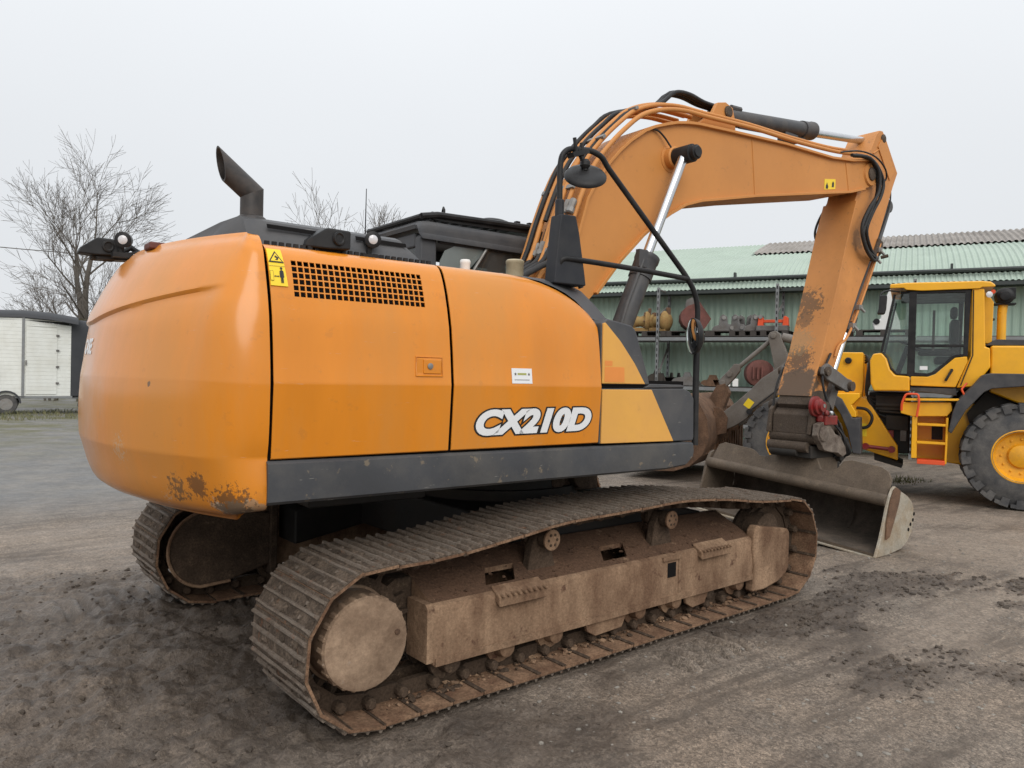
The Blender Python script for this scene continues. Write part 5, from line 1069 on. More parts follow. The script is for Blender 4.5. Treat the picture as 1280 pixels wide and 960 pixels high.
for nm, pl_, sg in (('lower_flange', lower, 1), ('upper_flange', upper, 1)):
    P = [Vector((x, 0, z)) for x, z in pl_]; q = MB(); rg = []
    for i, p in enumerate(P):
        t = (P[min(i+1, len(P)-1)]-P[max(i-1, 0)]).normalized(); n_ = Vector((t.z, 0, -t.x))   # outward
        rg.append([p-n_*.012+Vector((0, -.262, 0)), p+n_*.014+Vector((0, -.262, 0)), p+n_*.014+Vector((0, .262, 0)), p-n_*.012+Vector((0, .262, 0))])
    q.rings(rg); q.build(nm, M['orange_arm'], boom, .004)
q = MB(); q.tube([(2.885, -.2262, 4.06), (2.955, -.2262, 3.53)], .006, 6); q.tube([(4.62, -.2262, 4.16), (4.70, -.2262, 3.85)], .006, 6); q.ext([(4.62, -.2262, 4.15), (4.72, -.2262, 4.17), (4.80, -.2262, 3.87), (4.70, -.2262, 3.85)], (0, -.006, 0)); q.build('weld_seam', M['orange_arm'], boom)
for y0, y1 in ((-.16, -.115), (.115, .16)): MB().py([(2.08, 4.02), (2.36, 4.22), (2.43, 4.33), (2.55, 4.36), (2.66, 4.33), (2.70, 4.22), (2.72, 4.06)], y0, y1).build('cylinder_bracket', M['orange_arm'], boom, .006)
MB().lathe((2.585, -.185, 4.275), (0, 1, 0), [(0, .04), (.01, .055), (.37, .055), (.38, .04)], 18).build('cylinder_pin', M['armtip'], boom)
MB().lathe((1.70, -.30, 3.64), (0, 1, 0), [(0, .085), (.01, .095), (.065, .095), (.07, .12), (.53, .12), (.535, .095), (.60, .095)], 24).build('boom_boss', M['orange_arm'], boom)
MB().lathe((5.16, -.27, 4.12), (0, 1, 0), [(0, .05), (.01, .075), (.53, .075), (.54, .05)], 22).build('arm_pivot_pin', M['armtip'], boom)
q = MB(); q.lathe((5.16, -.2255, 4.12), (0, -1, 0), [(0, .14), (.02, .13)], 22); q.build('pivot_boss', M['orange_arm'], boom)
ds = MB(); ds.ext([(4.20, -.226, 3.785), (4.42, -.226, 3.825), (4.42, -.226, 3.935), (4.20, -.226, 3.90)], (0, -.002, 0)); dsy = ds.build('boom_sticker', M['decaly'], boom)
q = MB(); q.ext([(4.225, -.2285, 3.80), (4.27, -.2285, 3.805), (4.275, -.2285, 3.83), (4.25, -.2285, 3.87), (4.225, -.2285, 3.83)], (0, -.001, 0)); q.ext([(4.345, -.2285, 3.835), (4.385, -.2285, 3.84), (4.39, -.2285, 3.885), (4.37, -.2285, 3.905), (4.35, -.2285, 3.88)], (0, -.001, 0)); q.build('boom_sticker_print', M['decalk'], dsy)
# hydraulic lines up the back and over the top of the boom
offline = [(.22, 2.30), (.42, 2.58), (.55, 2.92), (.66, 3.19), (.78, 3.42), (.96, 3.63), (1.14, 3.80), (1.32, 3.94), (1.56, 4.04), (1.85, 4.10), (2.20, 4.12)]
def along(y, d, pts=offline, n=None, dz=0):
    P = [Vector((x, y, z)) for x, z in pts]; out = []
    for i, p in enumerate(P):
        t = (P[min(i+1, len(P)-1)]-P[max(i-1, 0)]).normalized(); out.append(p+Vector((-t.z, 0, t.x))*d)
    return out
toplong = offline+[(2.9, 4.165), (3.6, 4.185), (4.3, 4.225), (4.72, 4.27)]
for y, d, pts, r_ in ((-.235, .0, offline[2:]+toplong[11:], .021), (-.175, .055, offline+toplong[11:], .019), (-.105, .075, offline, .021), (-.03, .05, offline, .021), (.05, .08, offline, .021), (.13, .06, offline, .019), (.2, .05, offline+toplong[11:], .021)):
    q = MB(); q.tube(smoothpts(along(y, d, pts), 4), r_, 8); q.build('hydraulic_pipe', M['orange_arm'], boom, smooth=60)
for i_, (y, d, lift) in enumerate(((-.12, .06, .02), (.0, .085, .03), (.10, .10, .02))):
    pts = along(y, d)[:9]; tail = [Vector((1.73, y*.5, 4.18)), Vector((1.93, y*.5, 4.31+lift)), Vector((2.14, y*.45, 4.345+lift)), Vector((2.36, y*.4, 4.345)), Vector((2.58, y*.4, 4.35))]
    q = MB(); q.tube(smoothpts((pts[4:8] if i_ == 0 else pts[2:8] if i_ == 1 else pts[:8])+tail, 4), .020, 8); q.build('hydraulic_hose', M['rubber'], boom, smooth=60)
for k, s in enumerate((.36, .50, .70)):
    i = int(s*10); a = along(0, .06)[i]; t = (along(0, .06)[i+1]-a).normalized(); n_ = Vector((-t.z, 0, t.x))
    q = MB(); p = [a-t*.02+Vector((0, -.21, 0)), a+t*.02+Vector((0, -.21, 0)), a+t*.02+n_*.028+Vector((0, -.21, 0)), a-t*.02+n_*.028+Vector((0, -.21, 0))]; q.ext(p, (0, .40, 0)); q.build('pipe_clamp', M['steel'], boom, .004)
for y, f in ((-.235, 2), (-.105, 1), (-.03, 1), (.05, 1), (-.175, 2)):
    a = along(y, .055)[f]; c = along(y, .055)[f+1]; t = (c-a).normalized(); q = MB(); q.lathe(a+t*.05, t, [(0, .024), (.01, .034), (.05, .034), (.055, .026), (.09, .03), (.12, .03), (.13, .02)], 8); q.build('pipe_fitting', M['steel'], boom)
for y0, y1, x0 in ((-.05, -.09, -.02), (.04, 0.0, .0), (.12, .1, .05), (-.13, -.2, -.05)):
    q = MB(); q.tube(smoothpts([(x0-.02, y0-.28, 2.22), (.02+x0, y0-.2, 2.40), (.20, y0-.12, 2.52), (.36, y1-.05, 2.62), (.50, y1, 2.88)], 5), .024, 8); q.build('hydraulic_hose', M['rubber'], boom, smooth=60)
q = MB(); q.tube(smoothpts([(1.40, -.24, 3.84), (1.50, -.25, 3.845), (1.58, -.26, 3.80), (1.65, -.28, 3.72), (1.68, -.32, 3.66)], 5), .009, 6); q.build('grease_line', M['rubber'], boom)

def cylinder(nm, p0, pg, p1, rb, rr, y, par, mt='cyl', eye=True):
    p0 = Vector(p0); pg = Vector(pg); p1 = Vector(p1); d = (p1-p0).normalized(); L0 = (pg-p0).length
    q = MB(); q.lathe(p0, d, [(0, rb*.8), (.03, rb), (L0-.22, rb), (L0-.22, rb*1.12), (L0-.06, rb*1.12), (L0-.05, rb*1.2), (L0-.01, rb*1.2), (L0, rb*.9)], 24); c = q.build(nm, M[mt], par, smooth=35)
    q = MB(); q.lathe(pg, d, [(-.02, rr), ((p1-pg).length, rr)], 18); q.build('piston_rod', M['chrome'], c)
    q = MB(); q.lathe(p1-Vector((0, .075, 0)), (0, 1, 0), [(0, rr*1.5), (.01, rr*1.75), (.14, rr*1.75), (.15, rr*1.5)], 20); q.build('rod_eye', M[mt], c)
    q = MB(); q.lathe(p0-Vector((0, .075, 0)), (0, 1, 0), [(0, rb*.8), (.01, rb*1.0), (.14, rb*1.0), (.15, rb*.8)], 20); q.build('base_eye', M[mt], c); return c
for sy in (-1, 1):
    bc = cylinder('boom_cylinder', (.66, .40*sy, 1.46), (1.245, .40*sy, 2.72), (1.70, .40*sy, 3.64), .088, .043, 0, ex)
    q = MB(); q.lathe((1.70, .40*sy-.11*sy, 3.64), (0, sy, 0), [(0, .078), (.19, .078), (.195, .062), (.235, .062), (.24, .05), (.252, .045)], 20)
    q.build('pin_retainer', M['black'], bc)
    q = MB(); q.tube([(1.12, .48*sy, 2.66), (.92, .50*sy, 2.28), (.80, .50*sy, 1.95), (.74, .47*sy, 1.7)], .014, 8); q.box(1.06, 1.16, .43*sy-.02, .51*sy+.02, 2.60, 2.74); q.build('cylinder_pipe', M['cyl'], bc)
ac = cylinder('arm_cylinder', (2.62, 0, 4.285), (4.30, 0, 4.475), (5.62, 0, 4.655), .083, .043, 0, ex)
q = MB(); q.tube([(2.8, -.03, 4.40), (2.95, -.03, 4.41)], .03, 8); q.tube([(2.95, -.02, 4.24), (4.0, -.02, 4.345), (4.12, -.02, 4.36)], .014, 6); q.box(3.72, 3.95, -.05, .05, 4.27, 4.36); q.build('cylinder_pipe', M['cyl'], ac)
q = MB(); q.py([(5.36, 4.42), (5.46, 4.62), (5.58, 4.60), (5.56, 4.5), (5.45, 4.38)], -.06, .06); q.build('rod_end_block', M['black'], ac, .01)

# ---- arm
M['armpaint'] = blobbed('orange_worn', 'worn_arm_paint', [((4.12, 0, 1.62), .42, 9, 1.15, 1.32, (.10, .066, .042), .95), ((4.22, .05, 1.95), .42, 34, 1.42, 1.50, (.09, .055, .032), .85), ((4.32, .1, 2.15), .45, 34, 1.42, 1.50, (.30, .21, .11), .5),
    ((4.5, .1, 2.6), .55, 22, 1.52, 1.58, (.12, .07, .035), .8), ((4.42, .1, 2.4), .25, 30, 1.38, 1.46, (.14, .08, .04), .7), ((4.4, -.18, 1.75), .25, 20, 1.3, 1.42, (.12, .075, .045), .8), ((5.0, -.18, 3.35), .25, 12, 1.3, 1.5, (.16, .09, .045), .6), ((5.05, .0, 3.9), .2, 8, 1.1, 1.4, (.07, .045, .03), .6)])
armP = [(4.06, 1.44), (4.30, 2.03), (4.60, 2.86), (4.80, 3.45), (4.96, 3.85), (5.02, 4.02), (5.08, 4.22), (5.22, 4.39), (5.38, 4.64), (5.44, 4.70), (5.52, 4.71), (5.58, 4.66), (5.91, 4.275), (5.80, 4.08), (5.66, 3.78), (5.49, 3.44), (5.30, 3.12), (5.08, 2.77), (4.78, 2.20), (4.46, 1.62), (4.36, 1.46), (4.24, 1.38), (4.12, 1.38)]
armup_ = armP[4:18]
b = MB(); b.py([(4.10, 1.56)]+armP[1:19]+[(4.43, 1.57)], -.18, .18); arm = b.build('arm', M['armpaint'], ex, .008)
b = MB(); b.py([(4.055, 1.44), (4.115, 1.58), (4.30, 1.60), (4.44, 1.585), (4.36, 1.46), (4.24, 1.375), (4.12, 1.375)], -.186, .186); b.build('arm_nose', M['armtip'], arm, .008)
b = MB(); P = [Vector((x, 0, z)) for x, z in [(4.09, 1.53), (4.20, 1.80), (4.31, 2.04), (4.60, 2.86), (4.80, 3.45), (4.93, 3.78)]]
b.rings([[p+Vector((-.012, -.205, .004)), p+Vector((.012, -.205, 0)), p+Vector((.012, .205, 0)), p+Vector((-.012, .205, .004))] for p in P]); b.build('arm_underplate', M['armpaint'], arm, .004)
b = MB(); b.tube([(5.30, -.182, 4.40), (5.45, -.182, 4.48), (5.62, -.182, 4.42), (5.78, -.182, 4.28)], .010, 6); b.ext([(5.40, -.181, 4.50), (5.50, -.181, 4.62), (5.60, -.181, 4.55), (5.80, -.181, 4.27), (5.70, -.181, 4.15)], (0, -.012, 0)); b.build('arm_doubler', M['orange_arm'], arm)
MB().lathe((5.53, -.205, 4.62), (0, 1, 0), [(0, .03), (.01, .05), (.40, .05), (.41, .03)], 16).build('rod_pin', M['armtip'], arm)
for pts, r_ in (([(5.50, -.2, 3.36), (5.33, -.21, 3.06), (5.18, -.21, 2.80), (4.95, -.21, 2.42), (4.78, -.21, 2.20), (4.62, -.205, 2.10), (4.56, -.2, 1.98)], .014), ([(5.54, -.15, 3.36), (5.40, -.15, 3.10), (5.20, -.15, 2.75), (4.98, -.15, 2.40)], .014)):
    q = MB(); q.tube(smoothpts(pts, 4), r_, 8); q.build('arm_pipe', M['orange_worn'], arm, smooth=60)
for x, z in ((5.37, 3.16), (5.03, 2.56), (4.90, 2.34), (5.44, 3.27)):
    q = MB(); q.box(x-.03, x+.05, -.235, -.18, z-.025, z+.035); q.cyl((x, -.23, z), (x+.04, -.26, z-.05), .016, 8); q.build('pipe_clamp', M['steel'], arm, .004)
q = MB(); q.py([(5.46, 3.42), (5.56, 3.38), (5.52, 3.24), (5.38, 3.14), (5.34, 3.2)], -.21, -.05); q.cyl((5.42, -.25, 3.18), (5.46, -.32, 3.20), .022, 8); q.build('hose_manifold', M['armtip'], arm, .006)
hoses = [([(4.67, -.27, 4.24), (5.02, -.29, 4.27), (5.22, -.30, 4.14), (5.21, -.31, 3.91), (5.0, -.31, 3.68), (4.86, -.31, 3.45), (4.99, -.29, 3.24), (5.23, -.26, 3.13), (5.36, -.23, 3.16)], .020),
         ([(4.80, -.25, 4.27), (5.15, -.27, 4.26), (5.36, -.28, 4.08), (5.31, -.29, 3.89), (5.11, -.29, 3.64), (5.02, -.28, 3.43), (5.17, -.26, 3.24), (5.33, -.23, 3.19)], .020),
         ([(4.75, -.25, 4.25), (5.06, -.24, 4.29), (5.22, -.25, 4.20), (5.28, -.26, 4.0), (5.20, -.27, 3.8), (5.0, -.29, 3.55), (4.93, -.29, 3.38), (5.08, -.27, 3.22), (5.3, -.24, 3.17)], .019),
         ([(4.46, -.25, 4.235), (4.88, -.25, 4.33), (5.24, -.25, 4.33), (5.47, -.25, 4.23), (5.54, -.22, 4.12), (5.39, -.2, 4.05)], .010),
         ([(5.94, -.08, 4.15), (5.90, -.1, 3.91), (5.72, -.1, 3.58), (5.60, -.1, 3.40)], .010),
         ([(5.07, .22, 3.86), (4.88, .23, 3.62), (4.80, .23, 3.45), (4.84, .22, 3.34), (4.9, .2, 3.33)], .014)]
for pts, r_ in hoses:
    q = MB(); q.tube(smoothpts(pts, 5), r_, 8); q.build('hydraulic_hose', M['rubber'], arm, smooth=60)
for pts, r_ in (([(4.52, .2, 2.26), (4.32, .23, 1.94), (4.13, .24, 1.66), (4.07, .24, 1.30), (4.14, .22, .98)], .013), ([(4.07+.4, -.20, 2.01), (4.25, -.24, 1.76), (4.28, -.28, 1.5), (4.46, -.32, 1.25), (4.60, -.32, 1.05), (4.60, -.28, .90)], .014)):
    q = MB(); q.tube(smoothpts(pts, 5), r_, 8); q.build('coupler_hose', M['rubber'], arm, smooth=60)
cyl2 = cylinder('bucket_cylinder', (5.97, 0, 3.90), (5.12, 0, 2.28), (4.81, 0, 1.69), .08, .045, 0, ex)

# ---- linkage, tilting coupler and grading bucket
for y in (-.27, .22):
    q = MB(); q.py([(4.24, 1.86), (4.32, 1.90), (4.72, 1.74), (4.82, 1.72), (4.84, 1.63), (4.76, 1.58), (4.30, 1.72), (4.22, 1.78)], y, y+.05); q.build('link_arm', M['castgrey'], ex, .012)
q = MB(); q.cyl((4.77, -.31, 1.65), (4.77, .31, 1.65), .055, 16); q.cyl((4.28, -.30, 1.81), (4.28, .30, 1.81), .05, 16); q.build('link_pin', M['armtip'], ex)
q = MB(); q.py([(4.70, 1.70), (4.84, 1.66), (4.60, 1.12), (4.50, 1.10), (4.46, 1.16)], -.12, .12); q.build('bucket_link', M['castgrey'], ex, .015)
coupler = MB(); coupler.box(4.05, 4.62, -.27, .25, 1.02, 1.13); coupler.py([(3.98, 1.12), (4.02, 1.38), (4.16, 1.48), (4.34, 1.44), (4.48, 1.26), (4.62, 1.24), (4.66, 1.12)], -.27, -.225); coupler.py([(3.98, 1.12), (4.02, 1.38), (4.16, 1.48), (4.34, 1.44), (4.48, 1.26), (4.62, 1.24), (4.66, 1.12)], .225, .27)
coupler.py([(4.02, 1.12), (4.03, 1.33), (4.10, 1.40), (4.30, 1.38), (4.44, 1.24), (4.50, 1.12)], -.215, .215); cp = coupler.build('quick_coupler', M['armtip'], ex, .012)
q = MB(); q.cyl((4.18, -.34, 1.42), (4.18, .34, 1.42), .062, 16); q.cyl((4.52, -.31, 1.17), (4.52, .31, 1.17), .055, 16); q.cyl((4.09, -.30, 1.09), (4.09, .25, 1.09), .075, 16); q.cyl((4.05, -.22, .98), (4.05, .26, .98), .06, 16); q.build('coupler_pin', M['armtip'], cp)
q = MB(); q.lathe((4.05, -.27, 1.43), (0, -1, 0), [(0, .11), (.03, .11), (.035, .085), (.07, .085), (.08, .06), (.11, .055)], 20); q.build('coupler_collar', M['red'], cp)
q = MB(); q.ball((4.20, -.30, 1.30), .12, 0, 10, (1.15, .7, .8)); q.box(4.10, 4.34, -.38, -.24, 1.23, 1.33); q.lathe((4.12, -.36, 1.36), (0, -1, .2), [(0, .035), (.03, .03)], 10); q.build('coupler_lock', M['red'], cp, .01)
q = MB(); q.lathe((4.06, -.325, 1.44), (0, -1, 0), [(0, .022), (.06, .022)], 10); q.ball((4.16, -.40, 1.36), .03); q.build('lock_nut', M['chrome'], cp)
q = MB(); q.py([(4.0, 1.24), (4.12, 1.27), (4.24, 1.22), (4.34, 1.13), (4.44, 1.10), (4.56, .98), (4.58, .90), (4.50, .87), (4.40, .92), (4.26, .93), (4.12, .96), (4.06, 1.03), (3.98, 1.12)], -.36, -.29); q.lathe((4.09, -.36, 1.14), (0, -1, 0), [(0, .09), (.02, .085), (.03, .05)], 18); q.build('tilt_housing', M['tiltcast'], cp, .02)
q = MB(); q.box(4.05, 4.6, -.25, .25, .86, 1.0); q.cyl((4.04, -.1, .92), (4.04, .24, .92), .05, 12); q.cyl((4.60, -.30, .86), (4.60, .30, .86), .05, 12); q.py([(4.25, .96), (4.62, .92), (4.72, .70), (4.40, .72)], -.22, -.16); q.py([(4.25, .96), (4.62, .92), (4.72, .70), (4.40, .72)], .16, .22); q.build('tilt_block', M['belly'], cp, .012)
q = MB()
for k in range(9):
    q.tube(smoothpts([(4.35+.03*k, -.33-.01*(k % 3), 1.24-.02*k), (4.48+.02*k, -.37, 1.10-.02*k), (4.54+.015*k, -.33, .96-.01*k), (4.50+.02*k, -.25, .86)], 4), .011, 6)
q.build('coupler_hose', M['rubber'], cp, smooth=60)

BT = 0.072                              # the bucket is tilted: its far end stands higher
def tz(y): return (y+1.1)*BT
bk = MB()
shell = [(3.825, .006), (3.95, .012), (4.15, .02), (4.38, .05), (4.50, .12), (4.565, .24), (4.575, .36), (4.53, .47), (4.44, .555), (4.30, .585), (4.14, .575), (4.05, .55)]
def shellring(y, off=0):
    P = [Vector((x, 0, z)) for x, z in shell]; out = []
    for i, p in enumerate(P):
        t = (P[min(i+1, len(P)-1)]-P[max(i-1, 0)]).normalized(); n_ = Vector((t.z, 0, -t.x)); q_ = p-n_*off; out.append((q_.x, y, q_.z+tz(y)))
    return out
ys_ = np.linspace(-1.085, 1.085, 9)
rg = [shellring(y)+shellring(y, .022)[::-1] for y in ys_]; bk.rings(rg)
bucket = bk.build('grading_bucket', M['bucket'], ex, smooth=40)
q = MB(); q.rings([shellring(y, .0235) for y in ys_], 0, False, False); q.build('bucket_lining', M['bucketin'], bucket, recalc=False, smooth=60)
q = MB(); q.tube([(4.045, y, .530+tz(y)) for y in ys_], .060, 18); q.build('torque_tube', M['bucket'], bucket, smooth=50)
for s_ in (-1, 1):
    y0 = 1.085*s_; q = MB(); poly = [(3.79, .0), (4.05, .003), (4.30, .03), (4.43, .09), (4.515, .18), (4.55, .30), (4.54, .42), (4.50, .49), (4.40, .555), (4.27, .61), (4.14, .672), (4.09, .645), (4.03, .56), (3.99, .47), (3.94, .33), (3.87, .15)]
    q.ext([(x, y0, z+tz(y0)) for x, z in poly], (0, .028*s_, 0)); sp = q.build('bucket_side', M['bucketside'] if s_ < 0 else M['bucket'], bucket, .004)
    q = MB(); q.ext([(x, y0+.029*s_, z+tz(y0)) for x, z in [(4.03, .55), (4.09, .638), (4.14, .662), (4.22, .62), (4.20, .52), (4.12, .36), (4.02, .18), (3.95, .16), (3.96, .32), (4.0, .46)]], (0, .02*s_, 0)); q.build('side_gusset', M['rustmud'] if s_ < 0 else M['bucket'], sp, .006)
    if s_ < 0:
        q = MB()
        for x, z in ((4.44, .21), (4.48, .26), (4.53, .30), (4.55, .36)): q.lathe((x, y0-.028, z), (0, -1, 0), [(0, .020), (.003, .018)], 8)
        q.build('wear_hole', M['dark'], sp)
q = MB(); q.ext([(3.79, -1.10, 0.0), (3.96, -1.10, .006), (3.96, 1.10, .006+tz(1.1)), (3.79, 1.10, tz(1.1))], (0, 0, -.016)); q.build('cutting_edge', M['bucketside'], bucket, .003)
# stiffener plate rising behind the torque tube, with the pin bracket in the middle
oy = [(-1.07, .60), (-1.065, .74), (-1.02, .80), (-.94, .832), (-.62, .845), (-.54, .82), (-.50, .745), (-.44, .70), (-.32, .70), (-.24, .80), (-.17, .88), (-.08, .92), (.06, .93), (.15, .89), (.24, .79), (.36, .72), (.46, .715), (.52, .755), (.58, .772), (.96, .785), (1.03, .75), (1.06, .60)]
q = MB(); front = [(4.06+(z-.58)*.55, y, z+tz(y)) for y, z in oy]; q.ext([(4.06, -1.07, .56+tz(-1.07))]+front+[(4.06, 1.06, .56+tz(1.06))], (.035, 0, -.01)); q.build('back_stiffener', M['bucket'], bucket, .006)
q = MB(); q.lathe((4.205, -.03, .83+tz(0)), (-.86, 0, .5), [(0, .10), (.02, .10), (.022, .075), (.012, .07), (.012, .05), (.03, .04)], 24); q.build('pin_boss', M['bucket'], bucket)
for y in (-.24, .18): MB().py([(4.12, .70), (4.20, .92), (4.40, .95), (4.62, .86), (4.60, .60), (4.3, .58)], y, y+.04).build('bucket_ear', M['bucket'], bucket, .008)
q = MB(); q.tube([(4.32+.2*math.cos(a), -.50, .30+.24*math.sin(a)+tz(-.5)) for a in np.linspace(-1.2, 1.9, 12)], .012, 6); q.build('inner_weld', M['bucketin'], bucket)

# ================================================================== wheel loader
ld = thing('wheel_loader', 'yellow wheel loader with dark cab and big grey tyres behind the excavator arm', 'wheel loader', (9.184, -.033, 0), R(115))
def wheel(x, side, name='wheel'):
    y0 = .70*side
    q = MB(); rr = .735
    prof = [(0, .34), (.0, .44), (.03, .60), (.07, .685), (.10, .70), (.40, .70), (.43, .685), (.47, .60), (.50, .44), (.50, .34)]
    q.lathe((x, y0, rr), (0, side, 0), prof, 48, 0, False)
    n = 22
    for k in range(n):                                           # tread lugs: two staggered rows of angled blocks
        for row, (ya, yb) in enumerate(((.01, .235), (.265, .49))):
            a0 = 2*PI*(k+(.5 if row else 0))/n; w = .078; sk = .10*(1 if row else -1)
            def P(a, y, r): return (x+r*math.cos(a), y0+side*y, rr+r*math.sin(a))
            inner = (.66, .695) if row == 0 else (.695, .66); outer = (.712, .735) if row == 0 else (.735, .712)
            v = [P(a0-w, ya, inner[0]), P(a0+w, ya, inner[0]), P(a0+w+sk, yb, inner[1]), P(a0-w+sk, yb, inner[1]), P(a0-w*.8, ya, outer[0]), P(a0+w*.8, ya, outer[0]), P(a0+w*.8+sk, yb, outer[1]), P(a0-w*.8+sk, yb, outer[1])]
            q.add(v, [(0, 3, 2, 1), (4, 5, 6, 7), (0, 1, 5, 4), (1, 2, 6, 5), (2, 3, 7, 6), (3, 0, 4, 7)], 0)
        a0 = 2*PI*(k+.5)/n                                        # shoulder blocks
        v = []
        for (y, r) in ((.455, .60), (.492, .60), (.492, .715), (.44, .725)):
            v.append((a0-.075, y, r)); v.append((a0+.075, y, r))
        q.add([(x+r*math.cos(a), y0+side*y, rr+r*math.sin(a)) for a, y, r in v], [(0, 2, 4, 6), (1, 7, 5, 3), (0, 1, 3, 2), (2, 3, 5, 4), (4, 5, 7, 6), (6, 7, 1, 0)], 0)
    ty = q.build(name, M['tyre'], ld, smooth=30)
    q = MB(); q.lathe((x, y0, rr), (0, side, 0), [(.05, .345), (.485, .345), (.50, .365), (.505, .352), (.49, .335), (.44, .325), (.40, .30), (.385, .17), (.41, .155), (.43, .15), (.45, .09), (.46, .02)], 40)
    rm = q.build('rim', M['yellowrim'], ty, smooth=35)
    for k in range(12):
        a = 2*PI*k/12; q = MB(); q.lathe((x+.235*math.cos(a), y0+side*.39, rr+.235*math.sin(a)), (0, side, 0), [(0, .016), (.02, .015), (.022, .01)], 6); q.build('wheel_nut', M['yellowrim'], rm)
    return ty
for x in (-.33, 2.64):
    for s_ in (1, -1): wheel(x, s_)
def P_(nm, poly, y0, y1, mt, par=ld, bv=.012): return MB().py(poly, y0, y1).build(nm, M[mt], par, bv)
# rear body
P_('engine_cover', [(.04, 1.60), (.04, 2.26), (-.9, 2.26), (-2.05, 2.10), (-2.12, 1.5), (-2.0, 1.1), (-1.0, 1.15)], -.80, .80, 'yellow', bv=.03)
P_('cover_top', [(.10, 2.262), (.03, 2.32), (-.02, 2.35), (-.9, 2.345), (-.95, 2.262)], -.74, .74, 'lgrey')
P_('rear_frame', [(1.0, .60), (1.0, 1.25), (.55, 1.45), (-1.6, 1.3), (-1.9, .95), (-1.7, .7), (-.6, .62), (.2, .50)], -.62, .62, 'yellow', bv=.03)
P_('counterweight', [(-1.75, .75), (-1.95, 1.3), (-2.25, 1.3), (-2.3, .8)], -1.1, 1.1, 'lgrey', bv=.04)
for s_ in (1, -1):
    q = MB(); fo = [(.545, 1.03), (.50, 1.30), (.455, 1.45), (.25, 1.70), (.15, 1.835), (.06, 1.862), (-.80, 1.862), (-.98, 1.75), (-1.22, 1.35)]; fi = [(-1.16, 1.33), (-.94, 1.68), (-.78, 1.70), (-.33, 1.69), (.04, 1.65), (.13, 1.60), (.34, 1.34), (.42, 1.18), (.51, 1.0)]
    q.py(fo+fi, *sorted((.66*s_, 1.17*s_))); q.build('rear_fender', M['lgrey'], ld, .015)
    q = MB(); q.py([(.30, 1.28), (.05, 1.63), (-.75, 1.68), (-.9, 1.5), (-.4, 1.0), (.2, .9)], *sorted((.60*s_, .665*s_))); q.build('wheel_well', M['belly'], ld)
# step unit
P_('step_unit', [(1.15, 1.26), (1.15, 1.42), (.52, 1.44), (.50, 1.33), (.56, 1.24), (1.0, 1.22)], .62, 1.08, 'yellow')
P_('step_platform', [(1.10, 1.445), (1.10, 1.475), (.42, 1.495), (.42, 1.465)], .58, 1.14, 'yellow', bv=.006)
P_('step_side', [(1.00, .62), (.93, .62), (.935, 1.22), (1.0, 1.22)], .70, 1.12, 'yellow', bv=.006)
P_('step_side', [(.58, .56), (.555, .56), (.545, 1.22), (.575, 1.22)], .70, 1.12, 'yellow', bv=.006)
P_('step_back', [(.95, .60), (.58, .56), (.56, 1.24), (.95, 1.22)], .70, .74, 'yellow', bv=.004)
P_('tool_window', [(.74, .88), (.60, .88), (.60, 1.10), (.74, 1.08)], .741, .752, 'black', bv=.003)
for z in (1.115, .855):
    q = MB(); q.box(.578, .932, .88, 1.13, z-.02, z+.015); q.build('step', M['yellow'], ld, .005)
q = MB(); q.box(.575, .925, .86, 1.15, .545, .605); q.build('bottom_step', M['redorange'], ld, .006)
q = MB(); q.tube(roundpts([(1.14, 1.12, 1.30), (1.14, 1.14, 1.40), (1.09, 1.15, 1.545), (.93, 1.15, 1.545), (.92, 1.15, 1.42), (.945, 1.14, 1.22)], .04), .016, 8); q.build('step_rail', M['redorange'], ld, smooth=60)
q = MB(); q.tube(roundpts([(.22, 1.12, 1.71), (.36, 1.12, 1.545), (.40, 1.12, 1.63), (.335, 1.1, 1.72)], .02), .013, 8); q.build('step_rail', M['redorange'], ld, smooth=60)
# dark machinery in the articulation bay
P_('pump_block', [(1.60, .72), (1.60, 1.55), (1.02, 1.55), (1.02, .62), (1.2, .62)], -.45, .45, 'black', bv=.02)
q = MB(); q.box(1.02, 1.5, .46, .56, 1.28, 1.5); q.box(1.05, 1.35, .46, .54, .98, 1.2); q.cyl((1.1, .56, 1.36), (1.5, .56, 1.36), .035, 8); q.cyl((1.05, .56, 1.24), (1.45, .56, 1.26), .02, 8); q.build('valve_block', M['belly'], ld, .01)
q = MB(); q.box(1.07, 1.15, .545, .555, .82, .98); q.build('fuse_cover', M['castgrey'], ld); q = MB(); q.box(1.24, 1.32, .50, .555, .86, .97); q.build('battery_switch', M['red'], ld, .005)
for k in range(4):
    q = MB(); q.tube(smoothpts([(1.66, .5, 2.12-.04*k), (1.60, .62, 2.02), (1.63-.02*k, .66, 1.75), (1.62, .60, 1.5), (1.45, .52, 1.45-.08*k), (1.05, .5, 1.40-.09*k)], 5), .018, 8); q.build('bay_hose', M['rubber'], ld, smooth=60)
q = MB(); q.tube(smoothpts([(1.76, .66, 1.30), (1.62, .68, 1.28), (1.54, .69, 1.17), (1.57, .69, 1.05), (1.64, .68, 1.0), (1.76, .66, 1.0)], 6), .024, 8); q.build('steering_hose', M['rubber'], ld, smooth=60)
